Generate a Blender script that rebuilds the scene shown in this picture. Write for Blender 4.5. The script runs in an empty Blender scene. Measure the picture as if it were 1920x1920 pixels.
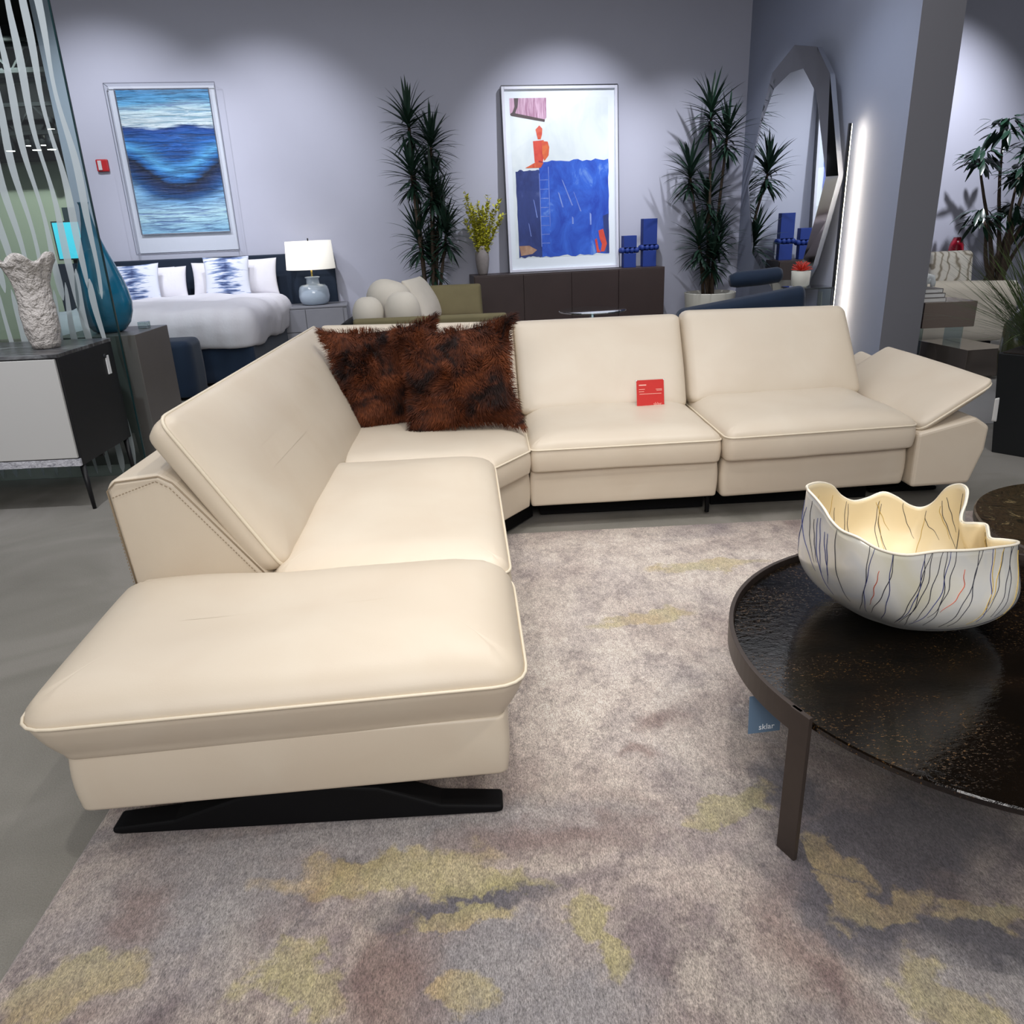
import bpy, math, random
from mathutils import Vector, Matrix, noise
random.seed(7)
SC = bpy.context.scene
COL = SC.collection
R = math.radians

# ------------------------------------------------------------ materials
def srgb(r, g, b):
    f = lambda c: (c/255)/12.92 if c/255 <= .04045 else ((c/255+.055)/1.055)**2.4
    return (f(r), f(g), f(b), 1)

class NT:
    """small node-tree helper"""
    def __init__(s, name):
        s.m = bpy.data.materials.new(name); s.m.use_nodes = True
        s.t = s.m.node_tree; s.n = s.t.nodes; s.l = s.t.links
        s.b = s.n['Principled BSDF']; s.out = s.n['Material Output']
    def new(s, kind, **kw):
        n = s.n.new(kind)
        for k, v in kw.items():
            setattr(n, k, v)
        return n
    def link(s, a, b): s.l.new(a, b)
    def coord(s, which='Object', scale=(1, 1, 1), loc=(0, 0, 0), rot=(0, 0, 0)):
        c = s.new('ShaderNodeTexCoord'); m = s.new('ShaderNodeMapping')
        m.inputs['Scale'].default_value = scale; m.inputs['Location'].default_value = loc
        m.inputs['Rotation'].default_value = rot
        s.link(c.outputs[which], m.inputs['Vector']); return m.outputs['Vector']
    def noise(s, vec, scale=5, detail=3, rough=.5, dist=0):
        n = s.new('ShaderNodeTexNoise'); n.inputs['Scale'].default_value = scale
        n.inputs['Detail'].default_value = detail; n.inputs['Roughness'].default_value = rough
        n.inputs['Distortion'].default_value = dist
        if vec is not None: s.link(vec, n.inputs['Vector'])
        return n
    def ramp(s, fac, stops, interp='LINEAR'):
        r = s.new('ShaderNodeValToRGB'); e = r.color_ramp.elements
        r.color_ramp.interpolation = interp
        while len(e) < len(stops): e.new(.5)
        for el, (p, c) in zip(e, stops):
            el.position = p; el.color = c if len(c) == 4 else (*c, 1)
        s.link(fac, r.inputs['Fac']); return r.outputs['Color']
    def mix(s, fac, a, b, mode='MIX'):
        m = s.new('ShaderNodeMix', data_type='RGBA', blend_type=mode)
        for sock, v in ((m.inputs[0], fac), (m.inputs[6], a), (m.inputs[7], b)):
            if hasattr(v, 'is_linked'): s.link(v, sock)
            else: sock.default_value = v
        return m.outputs[2]
    def math(s, op, a, b=None):
        m = s.new('ShaderNodeMath', operation=op)
        for sock, v in ((m.inputs[0], a), (m.inputs[1], b)):
            if v is None: continue
            if hasattr(v, 'is_linked'): s.link(v, sock)
            else: sock.default_value = v
        return m.outputs[0]
    def bump(s, h, strength=.2, dist=.01):
        b = s.new('ShaderNodeBump'); b.inputs['Strength'].default_value = strength
        b.inputs['Distance'].default_value = dist
        s.link(h, b.inputs['Height']); s.link(b.outputs[0], s.b.inputs['Normal'])
    def set(s, **kw):
        for k, v in kw.items(): s.b.inputs[k.replace('_', ' ')].default_value = v
        return s

def mat(name, col, rough=.5, metal=0, var=0, vs=6, bump=0, bs=80, bd=.002, **kw):
    t = NT(name); c = srgb(*col)
    t.set(Base_Color=c, Roughness=rough, Metallic=metal, **kw)
    if var:
        n = t.noise(t.coord(), vs, 4, .6)
        d = tuple(x*(1-var) for x in c[:3])+(1,); u = tuple(min(1, x*(1+var)) for x in c[:3])+(1,)
        t.link(t.ramp(n.outputs['Fac'], [(.3, d), (.7, u)]), t.b.inputs['Base Color'])
    if bump:
        n2 = t.noise(t.coord(), bs, 3, .6); t.bump(n2.outputs['Fac'], bump, bd)
    return t.m

M = {}
# cream leather: fine grain, broad soft creases
t = NT('cream_leather'); t.set(Base_Color=srgb(207, 194, 175), Roughness=.45, Coat_Weight=.08, Coat_Roughness=.35)
v = t.coord()
a = t.noise(v, 350, 3, .6).outputs['Fac']; b = t.noise(v, 3.2, 3, .5, .6).outputs['Fac']
t.link(t.ramp(b, [(.3, srgb(205, 191, 171)), (.7, srgb(210, 198, 179))]), t.b.inputs['Base Color'])
h = t.math('ADD', t.math('MULTIPLY', a, .06), b); t.bump(h, .25, .012)
M['leather'] = t.m
M['piping'] = mat('leather_piping', (220, 208, 186), .4)
M['stitch'] = mat('stitching', (150, 134, 112), .7)
M['base_black'] = mat('black_lacquered_wood', (3, 3, 5), .7, var=.2, Specular_IOR_Level=.2)
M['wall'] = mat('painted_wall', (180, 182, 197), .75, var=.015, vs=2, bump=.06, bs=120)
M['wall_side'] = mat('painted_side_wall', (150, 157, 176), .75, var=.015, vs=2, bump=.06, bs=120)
M['pillar'] = mat('grey_painted_wall_end', (124, 124, 130), .8, bump=.05, bs=150)
M['far_wall'] = mat('far_beige_wall', (190, 196, 178), .8)
M['ceiling'] = mat('dark_open_ceiling', (22, 23, 25), .9, var=.3, vs=1.2)
M['steel_dark'] = mat('dark_painted_steel', (44, 46, 48), .5)
# carpet floor
t = NT('grey_carpet'); v = t.coord()
a = t.noise(v, 1.1, 3, .55, 1.2).outputs['Fac']; f = t.noise(v, 260, 2, .7).outputs['Fac']
c1 = t.ramp(a, [(.38, srgb(116, 113, 105)), (.5, srgb(130, 127, 119)), (.6, srgb(144, 140, 133))])
c2 = t.mix(.35, c1, t.ramp(f, [(.3, srgb(104, 101, 94)), (.7, srgb(148, 145, 138))]))
t.link(c2, t.b.inputs['Base Color']); t.set(Roughness=.95); t.bump(f, .5, .006); M['carpet'] = t.m
# showroom hard floor beyond the sofa
t = NT('pale_grey_floor'); v = t.coord()
a = t.noise(v, .8, 3, .5).outputs['Fac']
t.link(t.ramp(a, [(.3, srgb(142, 140, 138)), (.7, srgb(165, 163, 160))]), t.b.inputs['Base Color']); t.set(Roughness=.35)
M['hard_floor'] = t.m

# rug: abstract patches anchored where they lie on the rug
t = NT('abstract_rug'); c = t.new('ShaderNodeTexCoord'); base = c.outputs['Object']
nd = t.noise(base, 9, 4, .6); sub = t.new('ShaderNodeVectorMath', operation='SUBTRACT')
t.link(nd.outputs['Color'], sub.inputs[0]); sub.inputs[1].default_value = (.5, .5, .5)
sc = t.new('ShaderNodeVectorMath', operation='SCALE'); t.link(sub.outputs[0], sc.inputs[0]); sc.inputs['Scale'].default_value = .22
ad = t.new('ShaderNodeVectorMath', operation='ADD'); t.link(base, ad.inputs[0]); t.link(sc.outputs[0], ad.inputs[1]); dv = ad.outputs[0]
def blobs(lst, soft):
    acc = None
    for (x, y, rx, ry, rot) in lst:
        m = t.new('ShaderNodeMapping', vector_type='TEXTURE')
        m.inputs['Location'].default_value = (x, y, 0); m.inputs['Rotation'].default_value = (0, 0, R(rot))
        m.inputs['Scale'].default_value = (rx, ry, 1); t.link(dv, m.inputs['Vector'])
        l = t.new('ShaderNodeVectorMath', operation='LENGTH'); t.link(m.outputs[0], l.inputs[0])
        r = t.new('ShaderNodeMapRange'); r.clamp = True
        r.inputs['From Min'].default_value = 1+soft; r.inputs['From Max'].default_value = 1-soft
        t.link(l.outputs['Value'], r.inputs['Value'])
        acc = r.outputs[0] if acc is None else t.math('MAXIMUM', acc, r.outputs[0])
    return acc
n1 = t.noise(base, 1.7, 4, .6, .5).outputs['Fac']; n2 = t.noise(t.coord('Object', (1, .7, 1)), 9, 8, .84).outputs['Fac']; n3 = t.noise(base, 2.9, 5, .65, 1).outputs['Fac']
mp = t.coord('Object', (1, .3, 1)); fine = t.noise(mp, 420, 4, .9).outputs['Fac']
colr = t.ramp(n1, [(.30, srgb(112, 102, 106)), (.42, srgb(138, 126, 124)), (.48, srgb(166, 153, 145)), (.56, srgb(126, 109, 104)), (.64, srgb(140, 126, 118)), (.72, srgb(150, 145, 148))])
colr = t.mix(t.ramp(n3, [(.5, (0, 0, 0)), (.66, (.6, .6, .6))]), colr, srgb(172, 163, 152))
colr = t.mix(t.ramp(n2, [(.5, (0, 0, 0)), (.62, (.8, .8, .8))]), colr, srgb(100, 88, 90))
pale = blobs([(.25, 2.35, .55, .75, 20), (.95, 3.0, .7, .38, 0), (.5, 3.3, .6, .25, 0)], .5)
colr = t.mix(t.math('MULTIPLY', pale, t.ramp(n2, [(.4, (.65, .65, .65)), (.62, (.25, .25, .25))])), colr, srgb(216, 206, 196))
grey = blobs([(-.72, 1.42, .28, .22, 20), (-.35, 1.56, .62, .09, 0), (-.05, 1.18, .16, .16, 0), (1.05, 1.02, .3, .12, -30), (.05, 1.05, .2, .12, 0)], .5)
colr = t.mix(t.math('MULTIPLY', grey, .75), colr, srgb(136, 135, 138))
dark = blobs([(.92, 1.44, .32, .17, 15), (1.05, 1.14, .28, .06, -20), (.74, 1.62, .09, .12, 0), (-.12, 1.345, .20, .045, 8), (-.36, 1.46, .07, .04, 0), (.72, 1.25, .10, .14, 30)], .35)
colr = t.mix(t.math('MULTIPLY', dark, .85), colr, srgb(80, 78, 86))
red = blobs([(-.40, 1.40, .06, .03, 0), (.48, 1.98, .07, .05, 0), (.37, 1.83, .05, .03, 0), (-.86, 1.37, .07, .09, 20), (.60, 1.13, .06, .12, 30), (-.25, 1.12, .1, .12, 0), (.1, 1.52, .25, .05, 0)], .6)
colr = t.mix(t.math('MULTIPLY', red, .6), colr, srgb(116, 92, 86))
yel = blobs([(-.30, 1.44, .27, .055, 6), (-.10, 1.40, .16, .035, -6), (.59, 1.60, .13, .045, 18), (.50, 1.545, .05, .03, 0), (-.10, 1.13, .06, .06, 20), (-.48, 1.20, .09, .055, 30), (-.43, 1.13, .07, .05, 0),
             (.165, 1.27, .045, .065, 0), (.19, 1.18, .035, .06, 0), (.80, 1.26, .12, .04, 8), (1.02, 1.235, .10, .03, -8), (.74, 1.30, .04, .06, 0), (.84, 1.03, .06, .10, 30), (-.9, 1.19, .14, .07, 20), (-.12, 1.31, .12, .03, 0), (.92, 3.06, .25, .05, 5), (.55, 2.62, .2, .05, 10), (.77, 1.40, .04, .07, 25)], .16)
colr = t.mix(t.math('MULTIPLY', yel, t.ramp(n2, [(.35, (.8, .8, .8)), (.65, (.4, .4, .4))])), colr, t.mix(t.ramp(n1, [(.45, (0, 0, 0)), (.6, (1, 1, 1))]), srgb(164, 155, 108), srgb(172, 150, 108)))
mid = t.noise(t.coord('Object', (1, .45, 1)), 70, 4, .8).outputs['Fac']
colr = t.mix(.3, colr, t.ramp(mid, [(.36, (.2, .19, .19)), (.64, (.85, .84, .83))]), 'OVERLAY')
colr = t.mix(.8, colr, t.ramp(fine, [(.36, (.10, .10, .10)), (.64, (.97, .96, .95))]), 'OVERLAY')
t.link(colr, t.b.inputs['Base Color']); t.set(Roughness=.7, Sheen_Weight=.25, Sheen_Roughness=.4); t.bump(fine, .55, .006)
M['rug'] = t.m

M['bronze'] = mat('dark_bronze_metal', (66, 57, 52), .42, .35, var=.08, vs=20)
t = NT('rippled_smoked_glass'); v = t.coord('Object', (1, 1.6, 1))
a = t.noise(v, 42, 4, .65, .4).outputs['Fac']; b = t.noise(v, 5, 2, .5).outputs['Fac']
t.link(t.ramp(b, [(.3, srgb(10, 8, 6)), (.7, srgb(22, 16, 11))]), t.b.inputs['Base Color'])
s_ = t.noise(t.coord('Object', (1, 1.8, 1)), 130, 3, .7, .3).outputs['Fac']; big = t.noise(v, 2.6, 2, .5).outputs['Fac']
sp_ = t.math('MULTIPLY', t.ramp(s_, [(.60, (0, 0, 0)), (.68, (1, 1, 1))]), t.ramp(big, [(.42, (0, 0, 0)), (.6, (1, 1, 1))]))
base_ = t.b.inputs['Base Color'].links[0].from_socket
t.link(t.mix(t.math('MULTIPLY', sp_, .55), base_, srgb(150, 108, 56)), t.b.inputs['Base Color'])  # gold flecks put into the colour, standing for glints on the glass
t.set(Roughness=.06, Specular_IOR_Level=.5); t.bump(t.math('ADD', t.math('MULTIPLY', sp_, .8), a), .16, .004); M['smoke'] = t.m
t = NT('dark_marble'); v = t.coord(); a = t.noise(v, 9, 6, .75, 2).outputs['Fac']
t.link(t.ramp(a, [(.35, srgb(24, 19, 15)), (.5, srgb(62, 48, 34)), (.56, srgb(30, 24, 20)), (.68, srgb(120, 102, 72))]), t.b.inputs['Base Color']); t.set(Roughness=.15)
M['marble_dark'] = t.m
t = NT('white_marble'); v = t.coord('Object', (1, 1, 3)); a = t.noise(v, 22, 6, .75, 2).outputs['Fac']
t.link(t.ramp(a, [(.35, srgb(110, 110, 120)), (.55, srgb(200, 200, 206)), (.7, srgb(225, 225, 230))]), t.b.inputs['Base Color']); t.set(Roughness=.3)
M['marble_light'] = t.m
# pearl bowl
t = NT('pearl_glaze'); v = t.coord(); a = t.noise(v, 5, 3, .5, 1).outputs['Fac']
t.link(t.ramp(a, [(.3, srgb(226, 222, 200)), (.5, srgb(232, 230, 222)), (.7, srgb(210, 214, 218))]), t.b.inputs['Base Color'])
t.set(Roughness=.28, Metallic=.15, Coat_Weight=.7, Coat_Roughness=.12, Sheen_Weight=.1); M['pearl'] = t.m
M['bowl_in'] = mat('cream_bowl_inside', (222, 206, 170), .4)
M['rim'] = mat('ivory_rim', (240, 232, 214), .4)
for nm, c in (('ink', (34, 36, 52)), ('ink_blue', (40, 52, 120)), ('ink_ochre', (190, 160, 70)), ('ink_red', (200, 80, 40))):
    M[nm] = mat('thread_'+nm, c, .5)
# fur
t = NT('brown_fur'); v = t.coord(); a = t.noise(v, 6.5, 3, .6, 1).outputs['Fac']; b = t.noise(v, 60, 2, .6).outputs['Fac']
c1 = t.ramp(a, [(.36, srgb(30, 13, 8)), (.46, srgb(76, 37, 19)), (.64, srgb(106, 54, 26))])
t.link(t.mix(.5, c1, t.ramp(b, [(.35, (.25, .25, .25)), (.65, (.85, .85, .85))]), 'OVERLAY'), t.b.inputs['Base Color'])
t.set(Roughness=.7, Specular_IOR_Level=.25); M['fur'] = t.m
M['red_card'] = mat('red_card', (205, 42, 36), .4); M['card_text'] = mat('card_print', (250, 190, 175), .5)
M['white_print'] = mat('white_print', (240, 244, 248), .5)
M['acrylic'] = mat('clear_acrylic', (240, 240, 245), .05, Transmission_Weight=.9, IOR=1.2)
M['blue_card'] = mat('slate_blue_card', (98, 122, 146), .5)
M['paper'] = mat('white_paper', (232, 232, 230), .6)
M['navy'] = mat('navy_fabric', (14, 36, 60), .85, var=.12, vs=3, bump=.3, bs=200, Sheen_Weight=.15)
M['navy_dark'] = mat('navy_headboard', (12, 30, 50), .8, var=.1)
M['white_fabric'] = mat('white_bedding', (218, 216, 222), .85, var=.02, vs=3, bump=.3, bs=9, bd=.02)
M['greybox'] = mat('grey_lacquer_cabinet', (128, 129, 136), .4, var=.04)
M['plinth'] = mat('taupe_lacquer_plinth', (98, 93, 90), .35, var=.04)
M['teal_vase'] = mat('teal_blue_glaze', (18, 104, 136), .22, var=.12, vs=2, Coat_Weight=.4)
M['black_cab'] = mat('black_cabinet', (12, 12, 16), .45)
M['cab_door'] = mat('pale_grey_door', (192, 191, 188), .45)
t = NT('grey_cabinet_top'); v = t.coord('Object', (1, 4, 1)); a = t.noise(v, 5, 4, .6, 1.5).outputs['Fac']
t.link(t.ramp(a, [(.4, srgb(52, 52, 54)), (.55, srgb(80, 80, 82)), (.68, srgb(120, 122, 124))]), t.b.inputs['Base Color']); t.set(Roughness=.3); M['cab_top'] = t.m
M['plaster'] = mat('rough_white_ceramic', (186, 180, 174), .7, var=.08, vs=14, bump=1, bs=26, bd=.03)
M['shade'] = mat('white_lamp_shade', (250, 246, 235), .8)
bs = M['shade'].node_tree.nodes['Principled BSDF']; bs.inputs['Emission Color'].default_value = srgb(255, 250, 238); bs.inputs['Emission Strength'].default_value = .35
M['celadon'] = mat('pale_blue_glaze', (172, 186, 200), .15, Coat_Weight=.5)
M['brass'] = mat('brass', (200, 170, 90), .3, .9)
M['leaf'] = mat('dark_green_leaf', (30, 54, 42), .42, var=.3, vs=3)
M['leaf2'] = mat('glossy_green_leaf', (30, 54, 42), .3, var=.3, vs=5)
M['grass'] = mat('grass_blade', (66, 84, 44), .45, var=.35, vs=6)
M['bark'] = mat('brown_bark', (70, 58, 46), .85, var=.3, vs=30, bump=.6, bs=60)
M['yellow'] = mat('yellow_green_blossom', (188, 186, 54), .6, var=.3, vs=40)
M['twig'] = mat('green_brown_twig', (120, 110, 50), .7)
M['stone'] = mat('grey_stone_vase', (132, 126, 124), .8, var=.1, vs=20, bump=.4, bs=60)
M['console'] = mat('dark_walnut', (54, 42, 40), .45, var=.12, vs=2)
M['blue_ceramic'] = mat('deep_blue_ceramic', (20, 50, 128), .6, bump=.3, bs=60)
M['white_pot'] = mat('ivory_pot', (214, 212, 200), .5)
M['soil'] = mat('dark_soil', (38, 30, 24), .95)
M['olive'] = mat('olive_fabric', (112, 104, 74), .85, var=.06, bump=.3, bs=150)
M['cream_fabric'] = mat('cream_fabric', (206, 200, 188), .85, var=.04, vs=4, bump=.3, bs=120)
M['lilac'] = mat('pale_seat_fabric', (198, 186, 190), .85)
M['frame_white'] = mat('white_picture_frame', (212, 214, 226), .3, Coat_Weight=.3)
M['mat_board'] = mat('white_mat_board', (236, 240, 246), .6)
M['frame_dark'] = mat('thin_dark_frame_edge', (38, 40, 48), .3)
M['mirror'] = mat('mirror_silver', (225, 230, 232), .015, 1)
M['chrome'] = mat('polished_chrome', (200, 202, 206), .06, 1)
M['redcoral'] = mat('red_coral_glaze', (196, 52, 36), .4)
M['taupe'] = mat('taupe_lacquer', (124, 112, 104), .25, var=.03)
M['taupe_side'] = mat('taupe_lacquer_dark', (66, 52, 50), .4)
M['smoke_mirror'] = mat('bronze_mirror_panel', (128, 118, 110), .12, .7)
M['planter'] = mat('black_planter', (16, 19, 22), .5)
M['oliveglass'] = mat('dark_olive_glass', (52, 56, 30), .15, Coat_Weight=.5)
M['alarm'] = mat('red_alarm', (176, 34, 40), .35); M['red_vase'] = mat('red_glaze', (160, 22, 44), .25)
M['white_plain'] = mat('white_satin', (225, 226, 230), .4)

def emis(name, col, s):
    t = NT(name); t.set(Base_Color=srgb(*col), Emission_Color=srgb(*col), Emission_Strength=s, Roughness=.5); return t.m
M['led'] = emis('warm_led', (255, 236, 205), 55)
M['spot_glow'] = emis('spotlight_lens', (255, 246, 230), 18)
M['bulb'] = emis('lamp_bulb', (255, 240, 210), 3.5)

# ------------------------------------------------------------ object helpers
def link(o, parent=None):
    COL.objects.link(o)
    if parent is not None:
        o.parent = parent
    return o
def mesh(name, V, F, m, parent=None, smooth=True, mi=None):
    me = bpy.data.meshes.new(name); me.from_pydata([tuple(v) for v in V], [], F)
    for mm in (m if isinstance(m, list) else [m]): me.materials.append(mm)
    if mi: me.polygons.foreach_set('material_index', mi)
    me.polygons.foreach_set('use_smooth', [smooth]*len(F)); me.update()
    return link(bpy.data.objects.new(name, me), parent)
def empty(name, loc=(0, 0, 0), rz=0, parent=None):
    o = bpy.data.objects.new(name, None); o.location = loc; o.rotation_euler = (0, 0, rz); o.empty_display_size = .1
    return link(o, parent)
def tag(o, label, cat, group=None, kind=None):
    o['label'] = label; o['category'] = cat
    if group: o['group'] = group
    if kind: o['kind'] = kind
    return o
def struct(o, kind='structure'):
    o['kind'] = kind; return o
def bev(o, w=.004, seg=2, ang=35):
    b = o.modifiers.new('bevel', 'BEVEL'); b.width = w; b.segments = seg; b.limit_method = 'ANGLE'; b.angle_limit = R(ang)
    return o

class G:
    """geometry collector"""
    def __init__(s): s.V = []; s.F = []; s.I = []
    def add(s, V, F, i=0):
        n = len(s.V); s.V += [Vector(v) for v in V]; s.F += [tuple(k+n for k in f) for f in F]; s.I += [i]*len(F); return s
    def box(s, x0, x1, y0, y1, z0, z1, i=0):
        return s.hexa([(x0, y0, z0), (x1, y0, z0), (x1, y1, z0), (x0, y1, z0), (x0, y0, z1), (x1, y0, z1), (x1, y1, z1), (x0, y1, z1)], i)
    def hexa(s, c, i=0):
        return s.add(c, [(3, 2, 1, 0), (4, 5, 6, 7), (0, 1, 5, 4), (1, 2, 6, 5), (2, 3, 7, 6), (3, 0, 4, 7)], i)
    def prism(s, poly, a0, a1, axis='y', i=0):
        n = len(poly)
        f = {'y': lambda p, a: (p[0], a, p[1]), 'z': lambda p, a: (p[0], p[1], a), 'x': lambda p, a: (a, p[0], p[1])}[axis]
        V = [f(p, a0) for p in poly]+[f(p, a1) for p in poly]
        F = [tuple(range(n)), tuple(range(2*n-1, n-1, -1))]+[(k, k+n, (k+1) % n+n, (k+1) % n) for k in range(n)]
        return s.add(V, F, i)
    def tube(s, P, r, n=8, closed=False, i=0):
        P = [Vector(p) for p in P]; m = len(P); rings = []; ref = None
        rr = r if hasattr(r, '__len__') else [r]*m
        for k in range(m):
            a = P[(k-1) % m] if (closed or k) else P[k]; b = P[(k+1) % m] if (closed or k < m-1) else P[k]
            t = (b-a).normalized() if (b-a).length > 1e-9 else Vector((0, 0, 1))
            if ref is None:
                ref = t.orthogonal().normalized()
            u = (ref-t*ref.dot(t)); u = u.normalized() if u.length > 1e-6 else t.orthogonal().normalized(); ref = u
            w = t.cross(u)
            rings.append([P[k]+(u*math.cos(2*math.pi*j/n)+w*math.sin(2*math.pi*j/n))*rr[k] for j in range(n)])
        V = [v for q in rings for v in q]; F = []
        for k in range(m if closed else m-1):
            for j in range(n):
                F.append((k*n+j, k*n+(j+1) % n, ((k+1) % m)*n+(j+1) % n, ((k+1) % m)*n+j))
        if not closed:
            F += [tuple(range(n-1, -1, -1)), tuple((m-1)*n+j for j in range(n))]
        return s.add(V, F, i)
    def lathe(s, prof, n=32, c=(0, 0, 0), i=0, cap=True):
        V = [(c[0]+r*math.cos(2*math.pi*j/n), c[1]+r*math.sin(2*math.pi*j/n), c[2]+z) for r, z in prof for j in range(n)]
        F = [(k*n+j, k*n+(j+1) % n, (k+1)*n+(j+1) % n, (k+1)*n+j) for k in range(len(prof)-1) for j in range(n)]
        if cap: F += [tuple(range(n-1, -1, -1)), tuple((len(prof)-1)*n+j for j in range(n))]
        return s.add(V, F, i)
    def build(s, name, m, parent=None, smooth=False):
        return mesh(name, s.V, s.F, m, parent, smooth, s.I if isinstance(m, list) else None)

def inset_ring(poly, e, rc, ne=10, na=5):
    n = len(poly); P = [Vector((p[0], p[1])) for p in poly]; out = []
    dirs = [(P[(k+1) % n]-P[k]).normalized() for k in range(n)]
    nor = [Vector((-d.y, d.x)) for d in dirs]
    C = []
    for k in range(n):
        d0, d1 = dirs[k-1], dirs[k]; n0, n1 = nor[k-1], nor[k]
        den = 1+n0.dot(n1); C.append((P[k]+(n0+n1)*(e/den)))
    arcs = []
    for k in range(n):
        d0, d1 = dirs[k-1], dirs[k]; ang = math.acos(max(-1, min(1, d0.dot(d1)))); r = max(rc-e, .004)
        tl = r*math.tan(ang/2)
        tl = min(tl, .45*(C[k]-C[k-1]).length, .45*(C[(k+1) % n]-C[k]).length)
        a, b = C[k]-d0*tl, C[k]+d1*tl; arc = []
        for j in range(na+1):
            u = j/na; arc.append((a*(1-u)**2+C[k]*2*u*(1-u)+b*u*u))
        arcs.append(arc)
    for k in range(n):
        out += arcs[k]; a = arcs[k][-1]; b = arcs[(k+1) % n][0]
        out += [a.lerp(b, j/ne) for j in range(1, ne)]
    return out

def cushion(name, poly, z0, z1, m, parent=None, rc=.04, rt=.05, rb=.015, puff=.02, taper=0, fn=None, emax=None, wob=.003, pipe=None, ne=12, pipe_r=.005, pw=2.2, rtx=None):
    """soft slab over a convex counter-clockwise outline; z0..z1, crowned top, optional piping at the top seam; fn maps (x,y,z) to the place"""
    fn = fn or (lambda x, y, z: (x, y, z))
    zs = z1-rt; rtx = rtx or rt
    if emax is None:
        P = [Vector((p[0], p[1])) for p in poly]; c = sum(P, Vector((0, 0)))/len(P)
        emax = .86*min(abs((c-P[k]).dot(Vector((-(P[(k+1) % len(P)]-P[k]).normalized().y, (P[(k+1) % len(P)]-P[k]).normalized().x)))) for k in range(len(P)))
    L = []
    for k in range(4): a = k/3*math.pi/2; L.append((taper+rb*(1-math.sin(a)), z0+rb*(1-math.cos(a))))
    for k in range(1, 5):
        u = k/5; L.append((taper*(1-u)-.006*math.sin(math.pi*u), z0+rb+(zs-z0-rb)*u))
    L.append((0, zs))
    for k in range(1, 6): a = k/5*math.pi/2; L.append((rtx*(1-math.cos(a)), zs+rt*math.sin(a)))
    for k in range(1, 9):
        u = k/8; e = rtx+(emax-rtx)*u; L.append((e, z1+puff*(1-(1-u)**pw)))
    Pc = [Vector((p[0], p[1])) for p in poly]; Nc = [Vector((-(Pc[(k+1) % len(Pc)]-Pc[k]).normalized().y, (Pc[(k+1) % len(Pc)]-Pc[k]).normalized().x)) for k in range(len(Pc))]
    cc_ = sum(Pc, Vector((0, 0)))/len(Pc); dm = sum((cc_-Pc[k]).dot(Nc[k])**-2 for k in range(len(Pc)))**-.5; d0 = min(rtx, dm*.8)*.7
    V = []; F = []; n = 0
    for q, (e, z) in enumerate(L):
        ring = inset_ring(poly, e, rc, ne); n = len(ring)
        sd = lambda p: sum(max(1e-4, (p-Pc[k]).dot(Nc[k]))**-2 for k in range(len(Pc)))**-.5
        if q == 8: base_d = [sd(p) for p in ring]
        for j_, p in enumerate(ring):
            if q > 8:
                ds = max(0, sd(p)-base_d[j_]*max(0, 1-e/rtx)**2); rr_ = min(rtx, dm*.95)
                z = zs+rt*math.sqrt(max(0, 1-(1-min(1, ds/rr_))**2))+puff*(1-(1-min(1, ds/dm))**pw)
            w = noise.noise(Vector((p.x*4.1, p.y*4.1, z*4.1+len(name))))*wob*(1 if q > 7 else .4)
            V.append(fn(p.x, p.y, z+w))
    for k in range(len(L)-1):
        for j in range(n): F.append((k*n+j, k*n+(j+1) % n, (k+1)*n+(j+1) % n, (k+1)*n+j))
    F += [tuple(range(n-1, -1, -1)), tuple((len(L)-1)*n+j for j in range(n))]
    o = mesh(name, V, F, m, parent)
    if pipe:
        ring = inset_ring(poly, -.002, rc, ne); g = G(); g.tube([fn(p.x, p.y, zs+.003) for p in ring], pipe_r, 6, True)
        g.build('piping', pipe, o, True)
    return o

def quadmap(F4, B4, Lx, Ly, T):
    """maps local (x,y,z) in Lx*Ly*T to the solid between back quad B4 (z=0) and front quad F4 (z=T)"""
    F4 = [Vector(p) for p in F4]; B4 = [Vector(p) for p in B4]
    def f(x, y, z):
        u, v, w = x/Lx, y/Ly, z/T
        bl = lambda Q: Q[0]*(1-u)*(1-v)+Q[1]*u*(1-v)+Q[2]*u*v+Q[3]*(1-u)*v
        return bl(B4)*(1-w)+bl(F4)*w
    return f
def slab(name, F4, B4, m, parent=None, **kw):
    F4 = [Vector(p) for p in F4]; B4 = [Vector(p) for p in B4]
    Lx = (F4[1]-F4[0]).length; Ly = (F4[3]-F4[0]).length; T = (F4[0]-B4[0]).length*.5+(F4[2]-B4[2]).length*.5
    return cushion(name, [(0, 0), (Lx, 0), (Lx, Ly), (0, Ly)], 0, T, m, parent, fn=quadmap(F4, B4, Lx, Ly, T), **kw)

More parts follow.
